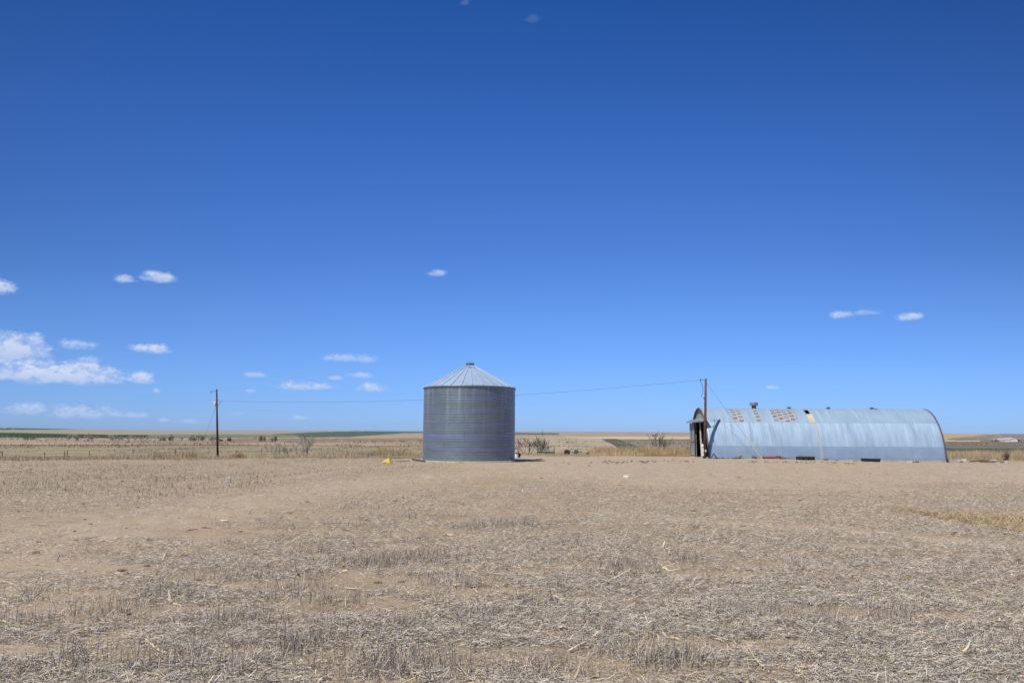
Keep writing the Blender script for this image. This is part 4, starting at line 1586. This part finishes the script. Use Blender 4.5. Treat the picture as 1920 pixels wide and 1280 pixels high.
def wheel(center, r, w, axis, parent, name='wheel', mat=RUBBER, rim=RUST):
    ax = Vector((0, 0, 1)).rotation_difference(Vector(axis).normalized()).to_matrix()
    t = MB().lathe([(r * .62, -w / 2), (r * .9, -w / 2), (r, -w * .3), (r, w * .3), (r * .9, w / 2), (r * .62, w / 2), (r * .62, -w / 2)], center, 28, ax)
    o = t.build(name, mat, parent, smooth=True)
    MB().lathe([(.001, .02), (r * .2, .03), (r * .25, -.01), (r * .62, w * .3), (r * .62, -w * .3), (r * .25, -.03), (.001, -.03)], center, 24, ax).build('rim', rim, o, smooth=True)
    return o


def machines():
    # something white and rusty just behind the bin
    Y = 61.0
    c = at(968.2, 852, Y)
    c.z = tz(c.x, c.y)
    root = thing('steel_drum', 'white drum with black band peeking out behind the right side of the bin', 'drum', c)
    MB().lathe([(.001, 0), (.17, 0), (.17, .30), (.165, .32), (.165, .38), (.17, .40), (.17, .50), (.001, .52)], c, 20).build('shell', WHITE, root)
    MB().lathe([(.176, .31), (.178, .38)], c, 20).build('band', STEEL_DARK, root)
    c2 = at(972, 853, Y + .2)
    c2.z = tz(c2.x, c2.y)
    r2 = thing('walking_cultivator', 'rusty little cultivator with dark wheel beside the white drum', 'cultivator', c2)
    wheel(c2 + Vector((0, -.02, .19)), .19, .12, (.35, 1, 0), r2)
    MB().tube([c2 + Vector((0, 0, .25)), c2 + Vector((-.05, .1, .62)), c2 + Vector((0, .25, .92))], .025, 6).build('handlebar', RUST, r2)
    MB().box(c2 + Vector((-.02, .1, .48)), (.14, .2, .16)).build('engine', RUST, r2, bevel=.02)
    # green drawbar implement
    Y = 70.5
    a, b = at(1007, 846, Y), at(1040, 845.5, Y)
    z = tz(a.x, Y)
    root = thing('tillage_implement', 'long low green tillage implement lying in the dry grass', 'farm implement', (a.x, Y, z))
    MB().box(((a.x + b.x) / 2, Y, z + .30), (b.x - a.x, .14, .14)).build('beam', GREEN, root)
    MB().box(((a.x + b.x) / 2 + .1, Y - .2, z + .38), (.8, .2, .06)).build('deck', simple('pale_green_paint', (.28, .36, .27), .7), root)
    for px, h in ((1008, .75), (1038.5, .78), (1014, .5), (1024, .48)):
        x = at(px, 845, Y).x
        MB().tube([(x, Y - .1, z + .05), (x + .02, Y - .1, z + h)], .035, 6).build('tine', STEEL_DARK if px > 1030 else GREEN, root)
    MB().tube([at(1006, 844, Y), at(1012, 841.5, Y)], .03, 6).build('lever', STEEL_DARK, root)
    # green machine with a wheel
    Y = 69.5
    c = at(1063, 853, Y)
    z = tz(c.x, Y)
    root = thing('mower_implement', 'old green mower implement with one black wheel, half hidden in grass', 'farm implement', (c.x, Y, z))
    wheel(Vector((c.x, Y, z + .22)), .27, .16, (.15, 1, 0), root)
    x = lambda px: at(px, 848, Y).x
    MB().tube([(x(1059), Y + .1, z + .15), (x(1059), Y + .1, z + .52), (x(1066), Y + .1, z + .52), (x(1070), Y + .1, z + .3)], .035, 6).build('frame', STEEL_DARK, root)
    MB().tube([(x(1068), Y, z + .25), (x(1071), Y, z + .6), (x(1077), Y, z + .55)], .03, 6).build('lift_arm', GREEN, root)
    MB().box((x(1080), Y, z + .34), (.34, .3, .38), Matrix.Rotation(R(20), 3, 'Y')).build('gearbox', GREEN, root, bevel=.03)
    MB().tube([(x(1072), Y, z + .3), (x(1092), Y, z + .36)], .05, 6).build('drawbar', GREEN, root)
    MB().tube([(x(1082), Y, z + .4), (x(1083.5), Y, z + .68)], .03, 6).build('lever', GREEN, root)
    # small bit to the right
    c = at(1102, 849, Y)
    o = MB().box((c.x, Y, tz(c.x, Y) + .16), (.28, .2, .2), Matrix.Rotation(R(25), 3, 'Y')).tube([(c.x - .2, Y, tz(c.x, Y) + .1), (c.x + .1, Y, tz(c.x, Y) + .35)], .03, 6).build('implement_scrap', GREEN)
    tag(o, 'small green scrap right of the mower implement', 'scrap')


machines()


def shed_clutter():
    def gp(px, Y=61.7):
        x = wx(px, Y)
        return Vector((x, Y, tz(x, Y)))
    # bent iron angle by the pole
    g = gp(1338, 61.5)
    s = 1 / F * 61.5
    o = MB().tube([g + Vector((-5 * s, 0, 0)), g + Vector((-.2 * s, 0, 9 * s)), g + Vector((6.5 * s, 0, 1 * s))], [.05, .06, .045], 4).build('bent_iron', simple('blue_black_iron', (.05, .05, .065), .6, .4), None)
    tag(o, 'bent dark iron angle propped like a tent at the near shed corner', 'scrap')
    # branch scrap and rag
    g = gp(1380)
    m = MB()
    rd = random.Random(4)
    for k in range(9):
        a = g + Vector((rd.uniform(-.5, .3), rd.uniform(-.15, .1), .03))
        m.tube([a, a + Vector((rd.uniform(.1, .5), rd.uniform(-.1, .1), rd.uniform(0, .1)))], .025, 5)
    m.tube([g + Vector((.15, 0, .05)), g + Vector((.48, 0, .24))], .045, 5)
    tag(m.build('dead_branches', TWIG_DARK), 'dark tangle of dead branches at the shed foot, left of the guy wire', 'branches')
    m = MB()
    g = gp(1354)
    for k in range(10):
        a = g + Vector((rd.uniform(-.6, .5), rd.uniform(-.15, .1), .02))
        m.box(a, (rd.uniform(.1, .35), .1, rd.uniform(.05, .1)), Matrix.Rotation(rd.uniform(-.4, .4), 3, 'Y'))
    tag(m.build('rubble_heap', simple('grey_rubble', (.13, .12, .115), .9)), 'low heap of dark rubble between the iron angle and the dead branches', 'rubble')
    rock(1373, 857.5, .14, .06, .06, WHITE, 'white rag bunched on the dead branches', 'rag', 9, 'rag', .08)
    # rusty scrap left of the guard
    g = gp(1414)
    o = MB().box(g + Vector((0, 0, .09)), (.32, .2, .10), Matrix.Rotation(.2, 3, 'Y')).tube([g + Vector((-.2, 0, .05)), g + Vector((-.1, 0, .17)), g + Vector((.15, 0, .14)), g + Vector((.24, 0, .02))], .03, 5).build('rusty_bracket', RUST)
    tag(o, 'small rusty bracket just left of the yellow guy guard', 'scrap')
    # red farm machine part
    g = gp(1448, 61.6)
    root = thing('red_auger', 'faded red auger section lying along the shed wall right of the guy guard', 'auger', g)
    k = 61.6 / F
    MB().tube([g + Vector((-16 * k, 0, .12)), g + Vector((7 * k, 0, .14))], .085, 10).build('tube', RED, root)
    MB().box(g + Vector((11.5 * k, 0, .16)), (9 * k, .22, .20)).build('drive_box', RED, root, bevel=.02)
    MB().box(g + Vector((19 * k, 0, .05)), (11 * k, .2, .06)).build('skid', STEEL_DARK, root)
    MB().tube([g + Vector((19.5 * k, 0, .05)), g + Vector((19.2 * k, 0, .32))], .02, 6).build('lever', RUST, root)
    MB().tube([g + Vector((16 * k, .05, .13)), g + Vector((34 * k, .05, .09))], .02, 6).build('drive_shaft', STEEL_DARK, root)
    MB().lathe([(.03, -.02), (.10, -.02), (.10, .02), (.03, .02)], g + Vector((-16.5 * k, 0, .12)), 12, Matrix.Rotation(R(90), 3, 'Y')).build('flange', STEEL_DARK, root)
    # tractor tyre lying flat
    g = gp(1510, 61.2)
    root = thing('tractor_tyre', 'large black tractor tyre lying flat against the shed wall', 'tyre', g)
    prof = []
    for i in range(17):
        a = 2 * math.pi * i / 16
        prof.append((.50 + .19 * math.cos(a), .145 + .135 * math.sin(a)))
    MB().lathe(prof, g, 40).build('carcass', RUBBER, root, smooth=True)
    lug = MB()
    for i in range(22):
        a = 2 * math.pi * i / 22
        d = Vector((math.cos(a), math.sin(a), 0))
        rt = Matrix.Rotation(a, 3, 'Z') @ Matrix.Rotation(R(28 if i % 2 else -28), 3, 'X')
        lug.box(g + d * .685 + Vector((0, 0, .145)), (.06, .07, .27), rt)
    lug.build('tread', RUBBER, root)
    # boards
    def board(px, w, h, mat, label, name='board', ang=0):
        q = gp(px, 61.9)
        tag(MB().box(q + Vector((0, 0, h / 2 + .01)), (w, .15, h), Matrix.Rotation(ang, 3, 'Z')).box(q + Vector((.04, -.05, h + .015)), (w * .8, .12, .02), Matrix.Rotation(ang + .06, 3, 'Z')).build(name, mat), label, 'board')
    board(1548, .38, .08, BROWNBOARD, 'red brown board on the ground right of the tractor tyre')
    board(1568, .42, .05, simple('pinkish_board', (.48, .37, .31), .9), 'pale pinkish board right of the red brown board')
    board(1602, .70, .07, simple('whitish_board', (.62, .57, .52), .9), 'whitish board left of the dark blue trough')
    # dark blue trough
    g = gp(1632, 61.0)
    k = 61.0 / F
    root = thing('water_trough', 'dark navy blue half barrel trough in front of the shed wall', 'trough', g)
    vs, fs = [], []
    n = 12
    L2 = 16.5 * k
    for x in (-L2, L2):
        for r_ in (.15, .135):
            for i in range(n + 1):
                a = math.pi + math.pi * i / n
                vs.append(g + Vector((x, r_ * 1.3 * math.cos(a), .26 + r_ * 1.6 * math.sin(a) + (.015 if x < 0 else -.02))))
    q = n + 1
    for i in range(n):
        fs += [(i, i + 1, 2 * q + i + 1, 2 * q + i), (q + i, 3 * q + i, 3 * q + i + 1, q + i + 1), (i, q + i, q + i + 1, i + 1), (2 * q + i, 2 * q + i + 1, 3 * q + i + 1, 3 * q + i)]
    fs += [tuple(range(q)), tuple(2 * q + i for i in range(q - 1, -1, -1))]
    MB().add(vs, fs).build('tub', NAVY, root)
    MB().box(g + Vector((L2 + .03, 0, .23)), (.09, .2, .04)).build('lip', NAVY, root)
    # bits to the right
    rock(1692, 864.5, .20, .08, .09, simple('plaster', (.62, .58, .54), .9), 'whitish plaster lump against the shed wall right of the trough', 'plaster_lump', 12, 'rubble')
    g = gp(1705, 59.6)
    o = MB().box(g + Vector((0, 0, .06)), (.32, .2, .10)).box(g + Vector((0, 0, .125)), (.34, .22, .03)).build('foam_box', WHITE, None, bevel=.012)
    tag(o, 'small bright white lidded box in front of the shed wall', 'box')
    g = gp(1719, 61.6)
    m = MB()
    for k_ in range(6):
        m.box(g + Vector((rd.uniform(-.45, .45), rd.uniform(-.05, .05), .04)), (rd.uniform(.1, .3), .1, .07), Matrix.Rotation(rd.uniform(-.5, .5), 3, 'Y'))
    tag(m.build('scrap_heap', simple('dark_scrap', (.07, .065, .07), .8)), 'low line of dark scrap near the right end of the shed', 'scrap')
    # right of the shed
    g = gp(1781, 62.4)
    k = 62.4 / F
    vs = []
    fs = []
    for i in range(9):
        t = i / 8
        x = (-6 + 12 * t) * k
        zz = .06 + .20 * (t - .45) ** 2 * 2
        vs += [g + Vector((x, -.2, zz)), g + Vector((x, .3, zz + .10))]
    fs = [(2 * i, 2 * i + 2, 2 * i + 3, 2 * i + 1) for i in range(8)]
    root = thing('roofing_sheet', 'curled galvanised roofing sheet lying at the right shed corner', 'sheet', g)
    MB().add(vs, fs).build('sheet', GALV, root, solid=.03)
    MB().box(g + Vector((-6.5 * k, -.1, .12)), (.12, .15, .26)).build('end_block', STEEL_DARK, root)
    g = gp(1800, 62.6)
    root = thing('chest_freezer', 'dirty white metal box lying right of the roofing sheet', 'metal box', g)
    MB().box(g + Vector((0, 0, .13)), (.60, .4, .22)).build('body', simple('dirty_white', (.55, .54, .47), .6, 0, .15, 4, dirt=(.3, .26, .2)), root, bevel=.02)
    MB().box(g + Vector((.28, -.05, .16)), (.07, .5, .26)).build('lid', simple('dirty_white_lid', (.60, .59, .54), .6), root, bevel=.01)
    MB().box(g + Vector((-.04, -.205, .06)), (.22, .02, .06)).build('grille', STEEL_DARK, root)
    g = gp(1850, 62.0)
    m = MB()
    for k_ in range(12):
        a = g + Vector((rd.uniform(-1.4, .3), rd.uniform(-.3, .3), .03 + rd.uniform(0, .10)))
        m.tube([a, a + Vector((rd.uniform(.6, 1.3), rd.uniform(-.1, .1), rd.uniform(-.05, .12)))], .025, 5)
    tag(m.build('pipe_pile', simple('rusty_pipes', (.16, .085, .07), .8)), 'pile of thin rusty pipes on the ground right of the shed', 'pipes')
    g = gp(1860, 62.6)
    o = MB().box(g + Vector((0, 0, .17)), (.55, .3, .05), Matrix.Rotation(R(-6), 3, 'Y')).box(g + Vector((.05, .05, .09)), (.5, .25, .12)).build('white_board', WHITE)
    tag(o, 'white board resting on the rusty pipe pile', 'board')
    g = gp(1886, 62.2)
    root = thing('bucket', 'white bucket with dark lid at the far right below the brown weed', 'bucket', g)
    MB().lathe([(.001, .01), (.12, .01), (.15, .20), (.001, .21)], g, 20).build('pail', WHITE, root)
    MB().box(g + Vector((-.02, 0, .25)), (.30, .26, .08), Matrix.Rotation(.15, 3, 'Y')).build('lid', STEEL_DARK, root)
    g = gp(1878, 61.8)
    tag(MB().box(g + Vector((0, 0, .05)), (.30, .15, .07)).box(g + Vector((.05, 0, .10)), (.15, .1, .05)).build('brick', BROWNBOARD), 'reddish brick left of the white bucket', 'brick')


shed_clutter()


# ------------------------------------------------------------------ far farmstead on the right
def farmstead():
    Y = 455.0
    k = Y / F
    wh = simple('barn_white', (.80, .80, .78), .6, 0, .05, .4)
    gr = simple('barn_roof', (.42, .43, .45), .6, 0, .08, .4)
    c = Vector(((1889 - 960) * k, Y, 0))
    c.z = tz(c.x, Y)
    root = thing('farm_barn', 'far white gabled machine barn on the right horizon', 'barn', c)
    x0, x1, x2 = c.x - 12.5 * k, c.x - .5 * k, c.x + 12.5 * k
    # the gable end faces us; the long side runs off to the left behind it
    H, P = 1.75, 2.55
    xm = (x1 + x2) / 2
    MB().add([(x1, Y, c.z - .3), (x2, Y, c.z - .3), (x2, Y, c.z + H), (xm, Y, c.z + P), (x1, Y, c.z + H),
              (x1, Y + 9, c.z - .3), (x2, Y + 9, c.z - .3), (x2, Y + 9, c.z + H), (xm, Y + 9, c.z + P), (x1, Y + 9, c.z + H)],
             [(0, 1, 2, 3, 4), (9, 8, 7, 6, 5), (0, 4, 9, 5), (1, 6, 7, 2)]).build('wall', wh, root)
    MB().add([(x1 - .25, Y - .2, c.z + H - .1), (xm, Y - .2, c.z + P + .06), (x2 + .25, Y - .2, c.z + H - .1), (x1 - .25, Y + 9.2, c.z + H - .1), (xm, Y + 9.2, c.z + P + .06), (x2 + .25, Y + 9.2, c.z + H - .1)],
             [(0, 1, 4, 3), (1, 2, 5, 4)]).build('roof', gr, root, solid=.06)
    MB().box((xm - .3, Y - .03, c.z + .75), (2.0, .05, 1.5)).build('door', simple('barn_door', (.70, .74, .80), .5, 0, .05), root)
    MB().add([(x0, Y + 5, c.z - .3), (x1 - .01, Y + 5, c.z - .3), (x1 - .01, Y + 5, c.z + 1.35), (x0, Y + 5, c.z + 1.35), (x0, Y + 11, c.z - .3), (x1 - .01, Y + 11, c.z - .3), (x1 - .01, Y + 11, c.z + 1.35), (x0, Y + 11, c.z + 1.35)],
             [(0, 1, 2, 3), (7, 6, 5, 4), (0, 3, 7, 4), (1, 5, 6, 2)]).build('side_wing', simple('wing_grey', (.58, .57, .57), .6, 0, .05, .4), root)
    MB().add([(x0 - .1, Y + 4.8, c.z + 1.3), (x1 - .02, Y + 4.8, c.z + 1.3), (x1 - .02, Y + 8, c.z + 2.3), (x0 + .8, Y + 8, c.z + 2.3), (x0 - .1, Y + 11.2, c.z + 1.3), (x1 - .02, Y + 11.2, c.z + 1.3)],
             [(0, 1, 2, 3), (3, 2, 5, 4), (0, 3, 4)]).build('roof', gr, root)
    c = Vector(((1918 - 960) * k, Y + 10, 0))
    c.z = tz(c.x, Y + 10)
    root = thing('farm_house', 'far blue grey farm building at the right edge of the photo', 'farm building', c)
    bw = simple('blue_grey_siding', (.20, .27, .36), .6, 0, .08, .4)
    a, b2 = c.x - 7 * k, c.x + 12 * k
    MB().add([(a, c.y, c.z - .3), (b2, c.y, c.z - .3), (b2, c.y, c.z + 1.6), (a, c.y, c.z + 1.6), (a, c.y + 7, c.z - .3), (b2, c.y + 7, c.z - .3), (b2, c.y + 7, c.z + 1.6), (a, c.y + 7, c.z + 1.6)],
             [(0, 1, 2, 3), (7, 6, 5, 4), (0, 3, 7, 4), (1, 5, 6, 2)]).build('wall', bw, root)
    MB().add([(a - .2, c.y - .2, c.z + 1.6), (b2 + .2, c.y - .2, c.z + 1.6), (b2 - .6, c.y + 3.5, c.z + 2.6), (a + .6, c.y + 3.5, c.z + 2.6), (a - .2, c.y + 7.2, c.z + 1.6), (b2 + .2, c.y + 7.2, c.z + 1.6)],
             [(0, 1, 2, 3), (3, 2, 5, 4), (0, 3, 4), (1, 5, 2)]).build('roof', simple('slate_blue_roof', (.26, .33, .42), .5, 0, .08, .4), root)
    MB().box((c.x + 2 * k, c.y - .4, c.z + .12), (16 * k, .5, .35)).build('porch', wh, root)
    far_shrub(1871, 9, 5, 'dark', 'dark hedge left of the far white barn', 51, Y + 3, None, 'shrubs around the far farmstead')
    far_shrub(1864, 5, 3, 'dark', 'small dark bush at the left end of the barn hedge', 52, Y + 3, None, 'shrubs around the far farmstead')
    far_shrub(1908, 9, 4, 'dark', 'dark low bush between the white barn and the blue grey building', 53, Y + 6, None, 'shrubs around the far farmstead')
    far_shrub(1911, 5, 7, 'olive', 'taller blue green bush against the blue grey building', 54, Y + 8, None, 'shrubs around the far farmstead')


farmstead()
